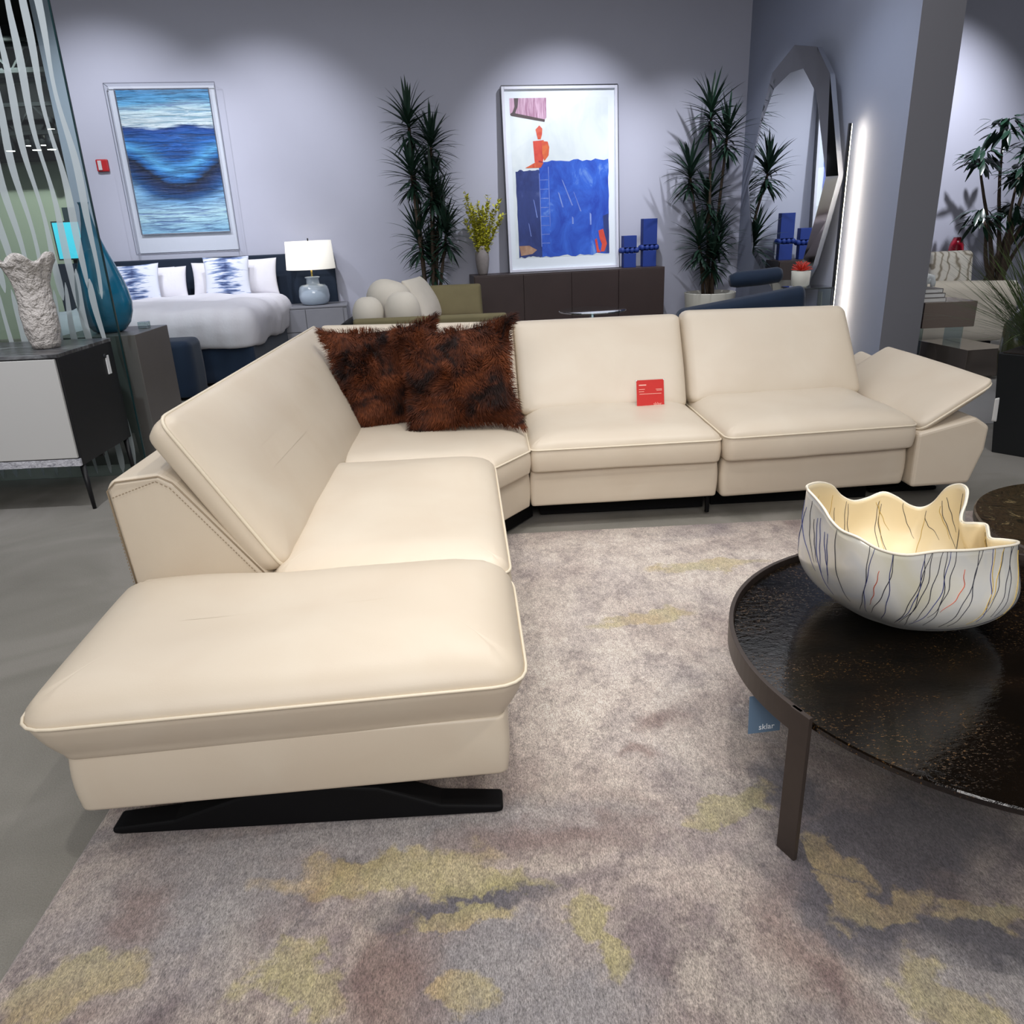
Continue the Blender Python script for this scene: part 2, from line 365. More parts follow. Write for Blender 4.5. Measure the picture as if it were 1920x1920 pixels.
def pillow_pts(w, h, t, n=16, pinch=.10, sag=0):
    def f(u, v, s):
        x = u*(1-pinch*(1-v*v)); y = v*(1-pinch*(1-u*u))
        th = ((1-u*u)*(1-v*v))
        return Vector((x*w/2, s*t/2*(max(th, 0)**.42), y*h/2-sag*(1-u*u)*(1 if v > 0 else 0)*v))
    return f
def pillow(name, w, h, t, m, parent=None, pinch=.08, n=18, sag=0, mtx=None, wob=.006):
    f = pillow_pts(w, h, t, n, pinch, sag); V = []; F = []; idx = {}
    for s in (-1, 1):
        for i in range(n+1):
            for j in range(n+1):
                u = -math.cos(math.pi*i/n); v = -math.cos(math.pi*j/n)
                if s == 1 and (i in (0, n) or j in (0, n)): idx[(s, i, j)] = idx[(-1, i, j)]; continue
                p = f(u, v, s); k = noise.noise(p*7+Vector((w*9, h, 0)))*wob
                if 0 < i < n and 0 < j < n: p.y += k*s
                idx[(s, i, j)] = len(V); V.append((mtx @ p) if mtx else p)
        for i in range(n):
            for j in range(n):
                q = (idx[(s, i, j)], idx[(s, i+1, j)], idx[(s, i+1, j+1)], idx[(s, i, j+1)])
                F.append(q if s == -1 else q[::-1])
    return mesh(name, V, F, m, parent)

def text(body, size, m, parent, mtx, name='lettering', ext=.0006, align='LEFT'):
    c = bpy.data.curves.new(name, 'FONT'); c.body = body; c.size = size; c.extrude = ext; c.align_x = align; c.resolution_u = 3
    o = bpy.data.objects.new(name, c); COL.objects.link(o)
    dg = bpy.context.evaluated_depsgraph_get(); me = bpy.data.meshes.new_from_object(o.evaluated_get(dg))
    bpy.data.objects.remove(o); me.transform(mtx); me.materials.clear(); me.materials.append(m); me.name = name
    return link(bpy.data.objects.new(name, me), parent)

# ------------------------------------------------------------ places
C8, S8 = math.cos(R(8)), math.sin(R(8))
def B(s, d, z=0): return Vector((s*C8-d*S8, 10.5+s*S8+d*C8, z))        # back wall frame: s along the wall, d<0 into the room
RB = R(8)
CN = B(3.52, 0)                                                        # room corner
def W(y, off, z=0): return Vector((3.50+(11-y)*.007-off, y, z))           # right wall: by depth, off = distance into the room
RW = R(-89.6)

def thin_glass(name, tint, gloss=.1, rough=.01):
    t = NT(name); n = t.n; n.remove(t.b)
    tr = t.new('ShaderNodeBsdfTransparent'); tr.inputs[0].default_value = (*tint, 1)
    gl = t.new('ShaderNodeBsdfGlossy'); gl.inputs['Roughness'].default_value = rough
    fr = t.new('ShaderNodeFresnel'); fr.inputs[0].default_value = 1.45; gb = t.new('ShaderNodeNewGeometry')
    mx = t.new('ShaderNodeMixShader'); t.link(t.math('MULTIPLY', t.math('MINIMUM', t.math('ADD', fr.outputs[0], gloss), 1), t.math('SUBTRACT', 1, gb.outputs['Backfacing'])), mx.inputs[0])
    t.link(tr.outputs[0], mx.inputs[1]); t.link(gl.outputs[0], mx.inputs[2]); t.link(mx.outputs[0], t.out.inputs['Surface'])
    return t.m
M['pane'] = thin_glass('clear_pane', (.97, .98, .98), .0)
M['screen_glass'] = thin_glass('tinted_screen_glass', (.78, .87, .86), .06)
M['tabletop_glass'] = thin_glass('pale_glass', (.8, .9, .9), .35)
t = NT('etched_glass'); n = t.n; n.remove(t.b)
tr = t.new('ShaderNodeBsdfTranslucent'); tr.inputs[0].default_value = srgb(205, 214, 216); df = t.new('ShaderNodeBsdfDiffuse'); df.inputs[0].default_value = srgb(205, 212, 214)
a = t.new('ShaderNodeMixShader'); t.link(df.outputs[0], a.inputs[1]); t.link(tr.outputs[0], a.inputs[2]); a.inputs[0].default_value = .4
tp = t.new('ShaderNodeBsdfTransparent'); b = t.new('ShaderNodeMixShader'); b.inputs[0].default_value = .8
t.link(tp.outputs[0], b.inputs[1]); t.link(a.outputs[0], b.inputs[2]); t.link(b.outputs[0], t.out.inputs['Surface']); M['etched'] = t.m

# ------------------------------------------------------------ setting
def bframe(name, g, m):
    o = g.build(name, m); o.location = (0, 10.5, 0); o.rotation_euler = (0, 0, RB); return struct(o)
g = G().box(-13, 12, -4, 16, -.05, 0); struct(g.build('floor', M['carpet']))
g = G().box(-13, 12, -4, 16, 4.3, 4.35); struct(g.build('ceiling', M['ceiling']))
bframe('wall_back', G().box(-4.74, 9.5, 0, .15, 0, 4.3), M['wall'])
g = G().hexa([(3.53, 6.9, 0), (3.88, 6.9, 0), (3.88, 11.1, 0), (3.49, 11.1, 0), (3.53, 6.9, 4.3), (3.88, 6.9, 4.3), (3.88, 11.1, 4.3), (3.49, 11.1, 4.3)]); g.I = [0, 0, 1, 0, 0, 0]
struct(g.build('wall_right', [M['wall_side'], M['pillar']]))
struct(G().box(-13, -3.5, 13.2, 13.3, 0, 4.3).build('wall_far', M['far_wall']))
struct(G().box(-13, -12.9, -4, 13.2, 0, 4.3).build('wall_left', M['far_wall']))
o = G().prism([(3.3, 5.2), (10, 5.2), (10, 11.8), (3.9, 10.9), (3.9, 6.88), (3.5, 6.85)], 0, .004, 'z').build('floor', M['hard_floor']); struct(o)
struct(G().box(4.3, 6.6, 7.0, 7.04, .004, .03).build('trim_1', M['white_plain']))
# far bay: soffit and roof beams in the dark
struct(G().box(-13, -3.5, 12.6, 13.2, 2.62, 4.3).build('trim_2', M['ceiling']))
for k, (y, z) in enumerate(((10.2, 3.2), (11.3, 3.5), (12.2, 2.9))):
    g = G(); g.tube([(-9.5, y, z), (-4.2, y, z)], .035, 6)
    for q in range(9): x = -9.4+q*.6; g.tube([(x, y, z), (x+.3, y, z+.35)], .015, 5); g.tube([(x+.3, y, z+.35), (x+.6, y, z)], .015, 5)
    g.tube([(-9.5, y, z+.35), (-4.2, y, z+.35)], .03, 6)
    o = g.build('roof_truss', M['steel_dark']); tag(o, 'dark lattice roof beam seen through the etched glass screen', 'beam', 'roof beams beyond the glass screen')
def spot_fixture(x, y, z):
    e = empty('ceiling_spotlight', (x, y, z)); tag(e, 'small lit ceiling spotlight in the dark ceiling behind the glass screen', 'spotlight', 'spotlights beyond the glass screen')
    G().lathe([(.0, .16), (.045, .15), (.055, .0), (.05, 0)], 14).build('housing', M['steel_dark'], e, True)
    G().lathe([(.045, -.004), (.045, .004)], 14).build('lens', M['spot_glow'], e)
for x, y, z in ((-5.05, 10, 2.46), (-4.88, 10, 2.46), (-4.72, 10.02, 2.4), (-5.35, 10, 2.46), (-6.3, 12.3, 2.75), (-6.1, 12.3, 2.75), (-5.95, 12.3, 2.95), (-6.9, 12.3, 2.9), (-5.45, 9.6, 3.0), (-5.2, 9.6, 3.0)):
    spot_fixture(x, y, z)
e = tag(empty('hanging_banner', (-4.73, 10.4, 2.75)), 'red banner hanging in the dark ceiling behind the glass screen', 'banner')
G().box(-.16, .16, -.01, .01, 0, .42).build('cloth', M['alarm'], e)
G().tube([(-.18, 0, .43), (.18, 0, .43)], .012).build('rail', M['steel_dark'], e)
e = tag(empty('display_screen', (-6.02, 12.5, 1.2)), 'glowing cyan screen far behind the etched glass screen', 'screen')
G().box(-.34, .34, 0, .06, 0, .55).build('bezel', M['steel_dark'], e)
G().box(-.03, .03, .02, .05, -1.2, 0).build('stand', M['steel_dark'], e)
G().box(-.2, .2, -.1, .1, -1.2, -1.18).build('base', M['steel_dark'], e)
G().box(-.32, .32, -.006, 0, .02, .53).build('display', emis('cyan_screen', (70, 190, 215), .9), e)
struct(G().box(-6.35, -5.75, 12.9, 13.2, 0, 1.95).build('door_1', mat('dark_far_opening', (46, 62, 70), .6)))

# ------------------------------------------------------------ rug
o = cushion('area_rug', [(-1.075, -.6), (2.75, -.6), (2.75, 3.55), (-1.075, 3.55)], .0, .016, M['rug'], rc=.01, rt=.006, rb=.001, puff=0, wob=.0, ne=30, emax=.5)
tag(o, 'large abstract rug in grey, mauve and yellow-green patches under the sofa', 'rug')
RZ = .016

# ------------------------------------------------------------ sectional sofa
LE = M['leather']; PI_ = M['piping']
sofa = tag(empty('sectional_sofa', (0, 3.0, 0)), 'large cream leather sectional sofa with chaise and black skid feet', 'sofa')
sofa.location = (0, 0, 0)
# chaise
cushion('chaise_cushion', [(-1.115, 1.50), (.060, 1.585), (.045, 2.19), (-1.15, 2.24)], .285, .488, LE, sofa, rc=.09, rt=.07, rtx=.17, rb=.02, puff=.035, taper=.055, fn=lambda x, y, z: (x, y, z+(.028*math.exp(-((x+.12)/.34)**2-((y-2.0)/.26)**2)*max(0, min(1, (z-.42)/.06)))), pipe=PI_, pipe_r=.0045, wob=.006)
cushion('chaise_base', [(-1.062, 1.575), (.005, 1.63), (.005, 2.22), (-1.055, 2.22)], .125, .30, LE, sofa, rc=.03, rt=.01, rb=.012, puff=0, wob=.002)
# middle seat
cushion('seat_cushion', [(-.70, 2.20), (.042, 2.18), (.012, 3.32), (-.80, 3.38)], .31, .492, LE, sofa, rc=.05, rt=.06, rtx=.12, rb=.015, puff=.02, fn=lambda x, y, z: (x, y, z+(.022*math.exp(-((x+.15)/.3)**2-((y-3.1)/.22)**2)*max(0, min(1, (z-.43)/.06)))), pipe=PI_, pipe_r=.0045, wob=.008)
cushion('seat_base', [(-.74, 2.25), (-.012, 2.25), (-.012, 3.42), (-1.0, 3.42)], .125, .315, LE, sofa, rc=.02, rt=.01, rb=.01, puff=0)
# corner wedge
cushion('corner_cushion', [(-.98, 3.345), (.015, 3.325), (.183, 3.565), (.183, 4.75), (-.98, 4.75)], .315, .480, LE, sofa, rc=.035, rt=.055, rtx=.12, rb=.012, puff=.014, pipe=PI_, pipe_r=.0045, wob=.006, emax=.33)
cushion('corner_base', [(-.9, 3.43), (.02, 3.405), (.178, 3.62), (.178, 4.8), (-.9, 4.8)], .125, .315, LE, sofa, rc=.012, rt=.01, rb=.01, puff=0, emax=.2)
# two seats of the long side
cushion('seat_cushion', [(.188, 3.575), (1.125, 3.605), (1.125, 4.8), (.188, 4.8)], .315, .482, LE, sofa, rc=.04, rt=.058, rtx=.13, rb=.012, puff=.022, pipe=PI_, pipe_r=.0045, wob=.008)
cushion('seat_base', [(.186, 3.62), (1.122, 3.645), (1.122, 4.8), (.186, 4.8)], .125, .315, LE, sofa, rc=.02, rt=.012, rb=.012, puff=0)
cushion('seat_cushion', [(1.135, 3.565), (2.112, 3.645), (2.112, 4.8), (1.135, 4.8)], .325, .499, LE, sofa, rc=.05, rt=.058, rtx=.13, rb=.015, puff=.02, pipe=PI_, pipe_r=.0045, wob=.009)
cushion('seat_base', [(1.14, 3.63), (2.105, 3.70), (2.105, 4.8), (1.14, 4.8)], .12, .325, LE, sofa, rc=.03, rt=.015, rb=.02, puff=0)
# backs
slab('back_cushion', [(-.655, 2.26, .465), (-.655, 4.0, .455), (-.97, 4.64, .945), (-.955, 2.26, .965)], [(-.745, 2.26, .435), (-.745, 4.1, .435), (-1.075, 4.75, .895), (-1.03, 2.265, .90)], LE, sofa, rc=.045, rt=.03, rb=.02, puff=.055, pipe=PI_, pipe_r=.006, wob=.005)
slab('back_cushion', [(-.66, 4.0, .455), (.165, 4.165, .455), (.155, 4.6, .922), (-.965, 4.66, .942)], [(-.66, 4.3, .43), (.165, 4.31, .43), (.155, 4.74, .9), (-.965, 4.8, .9)], LE, sofa, rc=.03, rt=.03, rb=.02, puff=.03, wob=.01)
slab('back_cushion', [(.175, 4.17, .46), (1.105, 4.175, .46), (1.145, 4.6, .926), (.165, 4.6, .921)], [(.175, 4.33, .43), (1.105, 4.33, .43), (1.145, 4.75, .895), (.165, 4.75, .895)], LE, sofa, rc=.05, rt=.045, rb=.02, puff=.035, wob=.012)
slab('back_cushion', [(1.125, 4.215, .47), (2.12, 4.25, .475), (2.115, 4.58, .935), (1.155, 4.58, .945)], [(1.125, 4.37, .44), (2.12, 4.40, .44), (2.115, 4.74, .905), (1.155, 4.74, .915)], LE, sofa, rc=.06, rt=.045, rb=.02, puff=.028, wob=.008)
# rear frames
g = G().prism([(-1.13, .125), (-.70, .125), (-.70, .41), (-.955, .755), (-1.0, .79), (-1.145, .775), (-1.165, .75)], 2.25, 4.95)
o = bev(g.build('side_frame', LE, sofa), .022, 3); 
g = G(); fr = [(-1.152, .755), (-1.13, .772), (-1.0, .784), (-.962, .762), (-.945, .74), (-.712, .425)]
g.tube([(x, 2.244, z) for x, z in [(-1.115, .2), (-1.158, .745)]+fr[1:]], .0028, 5)
g.build('seam', M['stitch'], o, True)
g = G()
for (xa, za), (xb, zb) in zip(([(-1.115, .2), (-1.148, .735)]+fr[2:])[:-1], ([(-1.115, .2), (-1.148, .735)]+fr[2:])[1:]):
    n = max(1, int(math.hypot(xb-xa, zb-za)/.011))
    for k in range(n):
        u, w = k/n, (k+.55)/n; g.tube([(xa+(xb-xa)*u-.012, 2.247, za+(zb-za)*u-.016), (xa+(xb-xa)*w-.012, 2.247, za+(zb-za)*w-.016)], .0013, 4)
g.build('stitching', M['stitch'], o)
g = G().prism([(4.5, .125), (4.98, .125), (5.0, .72), (4.93, .76), (4.76, .76)], -1.13, 2.10, 'x')
bev(g.build('rear_frame', LE, sofa), .02, 3)
# flared armrest
g = G().prism([(2.118, .118), (2.415, .125), (2.47, .30), (2.475, .42), (2.40, .47), (2.118, .40)], 3.645, 4.5)
bev(g.build('arm_base', LE, sofa), .018, 3)
slab('armrest_flap', [(2.125, 3.66, .43), (2.485, 3.665, .655), (2.47, 4.72, .67), (2.13, 4.75, .45)], [(2.15, 3.68, .375), (2.47, 3.69, .585), (2.46, 4.72, .60), (2.15, 4.75, .38)], LE, sofa, rc=.06, rt=.028, rb=.03, puff=.022, pipe=PI_, pipe_r=.005, wob=.004)
slab('arm_wing', [(2.135, 4.42, .43), (2.135, 4.92, .43), (2.40, 4.92, .61), (2.36, 4.55, .61)], [(2.2, 4.5, .36), (2.2, 4.95, .36), (2.46, 4.95, .54), (2.42, 4.6, .54)], LE, sofa, rc=.05, rt=.02, rb=.02, puff=.015)
# feet
def skid(x0, x1, xm, y, z0):
    g = G(); w = .035
    top = [(x0, z0+.022), (x0+.16, z0+.036), (xm-.17, z0+.1), (xm, z0+.118), (xm+.17, z0+.1), (x1-.16, z0+.036), (x1, z0+.022)]
    poly = [(x0, z0+.004), (x0+.02, z0), (x1-.02, z0), (x1, z0+.004)]+top[::-1]
    g.prism(poly, y-w, y+w); return g
bev(skid(-1.02, -.015, -.5, 1.65, RZ).build('skid_foot', M['base_black'], sofa), .008, 3)
bev(skid(-1.02, -.04, -.5, 3.15, RZ).build('skid_foot', M['base_black'], sofa), .008, 3)
g = G().box(.24, 1.1, 3.80, 4.7, RZ, .125); g.prism([(-.85, 3.55), (.0, 3.50), (.2, 3.78), (.2, 4.7), (-.85, 4.7)], RZ, .125, 'z'); g.build('plinth_base', M['base_black'], sofa)
G().box(1.16, 2.0, 3.86, 4.7, .0, .12).build('plinth_base', M['base_black'], sofa)
G().tube([(1.1, 3.72, 0.016), (1.1, 3.72, .125)], .012).build('foot', M['base_black'], sofa)
bev(skid(2.05, 2.42, 2.2, 3.95, 0).build('skid_foot', M['base_black'], sofa), .006, 2)
o = slab('hang_tag', [(2.545, 3.74, .425), (2.57, 3.75, .42), (2.545, 3.72, .54), (2.522, 3.71, .54)], [(2.545, 3.744, .425), (2.57, 3.754, .42), (2.545, 3.724, .54), (2.522, 3.714, .54)], M['paper'], rc=.002, rt=.0005, rb=.0005, puff=0, wob=0)
tag(o, 'narrow white paper tag hanging from the flared sofa armrest', 'tag')

# price card on the seat
e = tag(empty('price_card', (.875, 4.10, .486)), 'red square price card in a clear holder on the middle sofa seat', 'sign'); e.rotation_euler = (R(-12), 0, R(2))
G().box(-.082, .082, -.003, .003, 0, .157).build('holder', M['pane'], e)
G().box(-.075, .075, -.0045, -.0032, .003, .152).build('card', M['red_card'], e)
mt = Matrix.Translation((0, -.0052, 0)) @ Matrix.Rotation(R(90), 4, 'X')
text('sklar', .024, M['card_text'], e, Matrix.Translation((.015, 0, .014)) @ mt)
g = G()
for x0, x1, z in ((-.062, -.022, .122), (-.062, -.03, .101), (-.062, -.034, .089), (.03, .064, .099), (.034, .064, .093), (-.06, .06, .076)):
    g.box(x0, x1, -.0055, -.0046, z, z+(.006 if z > .12 else .0025))
g.build('print_lines', M['card_text'], e)
for x in (-.074, .074):
    for z in (.006, .15): G().tube([(x, -.007, z), (x, .004, z)], .003, 8).build('stud', M['white_print'], e)

# fur pillows
def fur_pillow(loc, rot, w, h, seed, label, nst=15000):
    rnd = random.Random(seed); mtx = Matrix.Rotation(rot[2], 4, 'Z') @ Matrix.Rotation(rot[0], 4, 'X') @ Matrix.Rotation(rot[1], 4, 'Y')
    e = empty('fur_pillow', loc); tag(e, label, 'pillow')
    pillow('cover', w, h, .20, M['fur'], e, pinch=.17, mtx=mtx, wob=.02)
    f = pillow_pts(w, h, .20, pinch=.17); V = []; F = []
    for k in range(nst):
        u, v = rnd.uniform(-1, 1), rnd.uniform(-1, 1); s = -1 if rnd.random() < .8 else 1
        if rnd.random() < .16:
            if rnd.random() < .5: u = math.copysign(rnd.uniform(.93, 1), u)
            else: v = math.copysign(rnd.uniform(.93, 1), v)
        p = f(u, v, s)*1.0; du = f(min(1, u+.02), v, s)-f(max(-1, u-.02), v, s); dv = f(u, min(1, v+.02), s)-f(u, max(-1, v-.02), s)
        n = du.cross(dv); n = n.normalized() if n.length > 1e-9 else Vector((0, s, 0))
        if n.y*s < 0: n = -n
        nz = noise.noise_vector(p*9+Vector((seed, 0, 0)))
        edge = max(abs(u), abs(v))**6
        out = Vector((u, 0, v))*edge
        d = (n*.45+Vector((nz.x*1.3, nz.y*.3, nz.z*1.3-.35))+out*.9+Vector((rnd.gauss(0, .16), rnd.gauss(0, .1), rnd.gauss(0, .16)))).normalized()
        L = rnd.uniform(.026, .048); wd = d.cross(n); wd = wd.normalized()*rnd.uniform(.0011, .002) if wd.length > 1e-6 else Vector((.0015, 0, 0))
        q0 = p-n*.004; q1 = p+d*L*.5+n*.006; q2 = p+d*L+n*.002-Vector((0, 0, .006)); b = len(V)
        V += [mtx @ a for a in (q0-wd, q0+wd, q1+wd*.8, q1-wd*.8, q2)]; F += [(b, b+1, b+2, b+3), (b+3, b+2, b+4)]
    o = mesh('fur', V, F, M['fur'], e, True); o['kind'] = 'stuff'
    return e
fur_pillow((-.52, 4.10, .725), (R(-19), R(-3), R(16)), .62, .56, 3, 'dark brown fur pillow in the sofa corner, tucked behind the other fur pillow')
fur_pillow((-.14, 3.90, .735), (R(-20), R(-6), R(-8)), .60, .56, 11, 'brown fur pillow leaning in front, nearer the middle seat')

# ------------------------------------------------------------ coffee table
ct = tag(empty('coffee_table', (1.25, 1.68, RZ)), 'round coffee table with rippled dark glass top and bronze metal frame', 'coffee table')
RR = .648
a0, a1 = R(203.2), R(203.2-184)
def arc(r, z, a0, a1, n=60): return [(r*math.cos(a0+(a1-a0)*k/n), r*math.sin(a0+(a1-a0)*k/n), z) for k in range(n+1)]
g = G(); P = []; n = 72
for k in range(n+1):
    a = a0+(a1-a0)*k/n; c, s = math.cos(a), math.sin(a)
    P += [(RR*c, RR*s, .335), ((RR-.012)*c, (RR-.012)*s, .335), ((RR-.012)*c, (RR-.012)*s, .398), (RR*c, RR*s, .398)]
F = [(4*k+j, 4*k+(j+1) % 4, 4*k+4+(j+1) % 4, 4*k+4+j) for k in range(n) for j in range(4)]+[(3, 2, 1, 0), (4*n, 4*n+1, 4*n+2, 4*n+3)]
g.add(P, F); bev(g.build('rim', M['bronze'], ct), .0012, 2)
G().lathe([(.628, .362), (.634, .364), (.6345, .376), (.632, .380)], 96).build('glass_top', M['smoke'], ct, False)
for a in (R(203.2), R(20), R(113), R(-62)):
    o = G().box(-.028, .028, -.006, .006, 0, .398 if a != R(-62) else .36).build('leg', M['bronze'], ct); bev(o, .001, 1)
    o.location = ((RR-.004)*math.cos(a), (RR-.004)*math.sin(a), 0); o.rotation_euler = (0, 0, a+math.pi/2)
g = G()
for a in (R(203.2), R(113)): g.tube([((RR-.03)*math.cos(a), (RR-.03)*math.sin(a), .352), (0, 0, .352)], .006)
for a in (R(20), R(-62)): g.tube([((RR-.03)*math.cos(a), (RR-.03)*math.sin(a), .352), (0, 0, .352)], .006)
g.build('cross_brace', M['bronze'], ct)
# tag under the rim
e = tag(empty('hang_tag', (.610, 1.605, .227)), 'slate blue square card hanging under the coffee table rim', 'tag'); e.rotation_euler = (R(-4), 0, R(6))
G().box(-.001, .083, -.0008, .0008, 0, .105).build('card', M['blue_card'], e)
text('sklar', .022, M['white_print'], e, Matrix.Translation((.026, -.0012, .009)) @ Matrix.Rotation(R(90), 4, 'X'))
G().tube([(.05, 0, .1), (.045, 0, .14)], .0012, 5).build('string', M['white_print'], e)

# ------------------------------------------------------------ pearl bowl
TZ = RZ+.381
rim = [(0.815, 1.878, 0.777), (0.866, 1.967, 0.756), (0.933, 2.055, 0.727), (1.001, 2.133, 0.688), (1.048, 2.166, 0.643), (1.093, 2.177, 0.62), (1.139, 2.188, 0.622), (1.187, 2.188, 0.639), (1.223, 2.177, 0.627), (1.263, 2.166, 0.601), (1.295, 2.155, 0.595), (1.316, 2.133, 0.619), (1.328, 2.099, 0.675), (1.337, 2.055, 0.701), (1.325, 2.0, 0.705), (1.306, 1.967, 0.68), (1.274, 1.928, 0.66), (1.271, 1.912, 0.643), (1.318, 1.928, 0.632), (1.337, 1.912, 0.633), (1.322, 1.878, 0.629), (1.309, 1.845, 0.622), (1.328, 1.823, 0.626), (1.343, 1.79, 0.633), (1.297, 1.735, 0.65), (1.212, 1.68, 0.671), (1.108, 1.624, 0.693), (1.011, 1.591, 0.71), (0.925, 1.569, 0.715), (0.862, 1.569, 0.732), (0.821, 1.591, 0.754), (0.802, 1.635, 0.755), (0.8, 1.691, 0.76), (0.801, 1.735, 0.772), (0.808, 1.801, 0.775)]
BC = Vector((1.105, 1.875)); NR = len(rim)
def cr(P, t):
    n = len(P); i = int(math.floor(t)) % n; f = t-math.floor(t); p0, p1, p2, p3 = (Vector(P[(i+k) % n]) for k in (-1, 0, 1, 2))
    return .5*((2*p1)+(p2-p0)*f+(2*p0-5*p1+4*p2-p3)*f*f+(3*p1-p0-3*p2+p3)*f**3)
ang = []; prev = None
for p in rim:
    a = math.atan2(p[1]-BC.y, p[0]-BC.x)
    if prev is not None:
        while a > prev+math.pi: a -= 2*math.pi
        while a < prev-math.pi: a += 2*math.pi
    ang.append(a); prev = a
NB = 180
aa = [ang[0]-2*math.pi*k/NR for k in range(NR)]
# even out the folds: blend the true bearing with an even one, then smooth
bl = [.75*ang[k]+.25*aa[k] for k in range(NR)]
def bearing(t):
    t = t % NR; i = int(t); f = t-i; b0 = bl[i]; b1 = bl[(i+1) % NR]-(2*math.pi if i == NR-1 else 0); return b0+(b1-b0)*f
def bowl(t, v):
    """t around the rim (0..NR), v from the foot (0) to the lip (1)"""
    rp = cr(rim, t); a = sum(bearing(t+d)-(2*math.pi if t+d >= NR else 0)+(2*math.pi if t+d < 0 else 0) for d in (-1.6, -.8, 0, .8, 1.6))/5
    q = v*math.pi/2*1.08; rr = .045+.272*math.sin(q); x, y = BC.x+rr*math.cos(a), BC.y+rr*math.sin(a)
    hgt = rp.z-TZ; zz = TZ+.003+(hgt)*(.86*(1-math.cos(min(q, math.pi/2)*.98))+.14*v**3 if v < 1 else 1)
    zz = TZ+.003+hgt*(v**1.75)*.97 + hgt*.03*v
    w = max(0, (v-.34)/.66); w = w*w*(3-2*w)
    return Vector((x*(1-w)+rp.x*w, y*(1-w)+rp.y*w, zz if v < 1 else rp.z))
e = tag(empty('decorative_bowl', (0, 0, 0)), 'large pearly white wavy-rimmed bowl with dark thread lines on the glass coffee table', 'bowl')
NV = 30; V = []; F = []
for q in range(NV+1):
    for k in range(NB): V.append(bowl(k*NR/NB, q/NV))
for q in range(NV):
    for k in range(NB): F.append((q*NB+(k+1) % NB, q*NB+k, (q+1)*NB+k, (q+1)*NB+(k+1) % NB))
F.append(tuple(range(NB)))
o = mesh('shell', V, F, [M['pearl'], M['bowl_in']], e)
sm = o.modifiers.new('thickness', 'SOLIDIFY'); sm.thickness = .005; sm.offset = -1; sm.material_offset = 1
g = G(); g.tube([bowl(k*NR/NB, 1)+Vector((0, 0, .001)) for k in range(NB)], .0034, 6, True); g.build('lip', M['rim'], e, True)
rnd = random.Random(5); groups = {k: G() for k in ('ink', 'ink_blue', 'ink_ochre', 'ink_red')}
def bn(t, v):
    a = bowl(t+.15, v)-bowl(t-.15, v); b = bowl(t, min(1, v+.02))-bowl(t, v-.02); n = a.cross(b)
    return n.normalized() if n.length > 1e-9 else Vector((0, 0, 1))
def thread(t, v0, v1, drift, col, r=.0007, inside=False):
    P = []; N = 16; ph = rnd.uniform(0, 6)
    for k in range(N+1):
        u = k/N; v = v0+(v1-v0)*u; tt = t+drift*(u**1.6)+.08*math.sin(u*4.5+ph)+.03*math.sin(u*17+ph*2)
        p = bowl(tt, v); n = bn(tt, v); c = Vector((p.x-BC.x, p.y-BC.y, 0))
        if n.dot(c) < 0: n = -n
        P.append(p+n*(-.0056 if inside else .0008))
    groups[col].tube(P, [r*(.5+.8*math.sin(math.pi*min(1, .15+k/N*.85))) for k in range(N+1)], 4)
for t0 in (24.6, 25.0, 25.5, 26.4, 26.7, 27.2, 27.4, 28.3, 28.5, 29.2, 29.5, 24.1, 23.5):
    for j in range(1 if t0 > 27.5 else 2):
        thread(t0+rnd.uniform(-.15, .15), .99, rnd.uniform(.50, .62), rnd.uniform(.5, 1.3), rnd.choice(['ink', 'ink', 'ink', 'ink_blue', 'ink_ochre']))
for t0 in (26.1, 28.9): thread(t0, .9, .66, .7, 'ink_red')
for k in range(11): thread(rnd.uniform(30.5, 36.5), rnd.uniform(.9, 1), rnd.uniform(.55, .75), rnd.uniform(-2, 1.2), rnd.choice(['ink', 'ink', 'ink_blue', 'ink_ochre']))
thread(22.5, .75, .42, 4.5, 'ink'); thread(22.0, .95, .5, 1.8, 'ink')
for k in range(24): thread(rnd.uniform(1, 21), rnd.uniform(.88, .99), rnd.uniform(.35, .7), rnd.uniform(.5, 2.4), rnd.choice(['ink', 'ink', 'ink_ochre']), .0007, True)
g = G()
for k, gg in enumerate(groups.values()): g.add(gg.V, gg.F, k)
g.build('painted_threads', [M[k] for k in groups], e, True)

# marble table behind the bowl
mtb = tag(empty('side_table', (2.24, 2.42, RZ)), 'round dark brown marble table behind the pearly bowl at the right edge', 'side table')
G().lathe([(.49, .325), (.5, .33), (.5, .358), (.495, .365)], 72).build('marble_top', M['marble_dark'], mtb)
G().lathe([(.2, 0), (.2, .015), (.07, .02), (.07, .325)], 40).build('pedestal', M['bronze'], mtb)

# ------------------------------------------------------------ black cabinet, vase, glass screen, plinth
cb = tag(empty('sideboard', (-2.30, 4.27, 0)), 'black sideboard with pale grey doors on thin black legs', 'cabinet')
bev(G().box(-1.9, 0, 0, .64, .27, .872).build('body', M['black_cab'], cb), .003)
bev(G().box(-1.9, .002, -.012, .645, .872, .892).build('top', M['cab_top'], cb), .002)
for x0, x1 in ((-.62, -.012), (-1.25, -.63), (-1.88, -1.26)):
    bev(G().box(x0, x1, -.018, 0, .318, .866).build('door', M['cab_door'], cb), .002)
G().box(-1.9, -.002, -.018, 0, .272, .312).build('marble_strip', M['marble_light'], cb)
for x, y in ((-.02, .03), (-1.88, .03), (-.02, .6), (-1.88, .6), (-.95, .6)):
    G().tube([(x, y, .27), (x+.01, y-.0, 0)], [.017, .011], 10).build('leg', M['black_cab'], cb, True)
G().box(-1.88, -.02, .28, .30, .245, .27).build('rail', M['black_cab'], cb)
G().tube([(0, .52, .80), (.006, .52, .80)], .013, 14).build('lock', M['steel_dark'], cb)
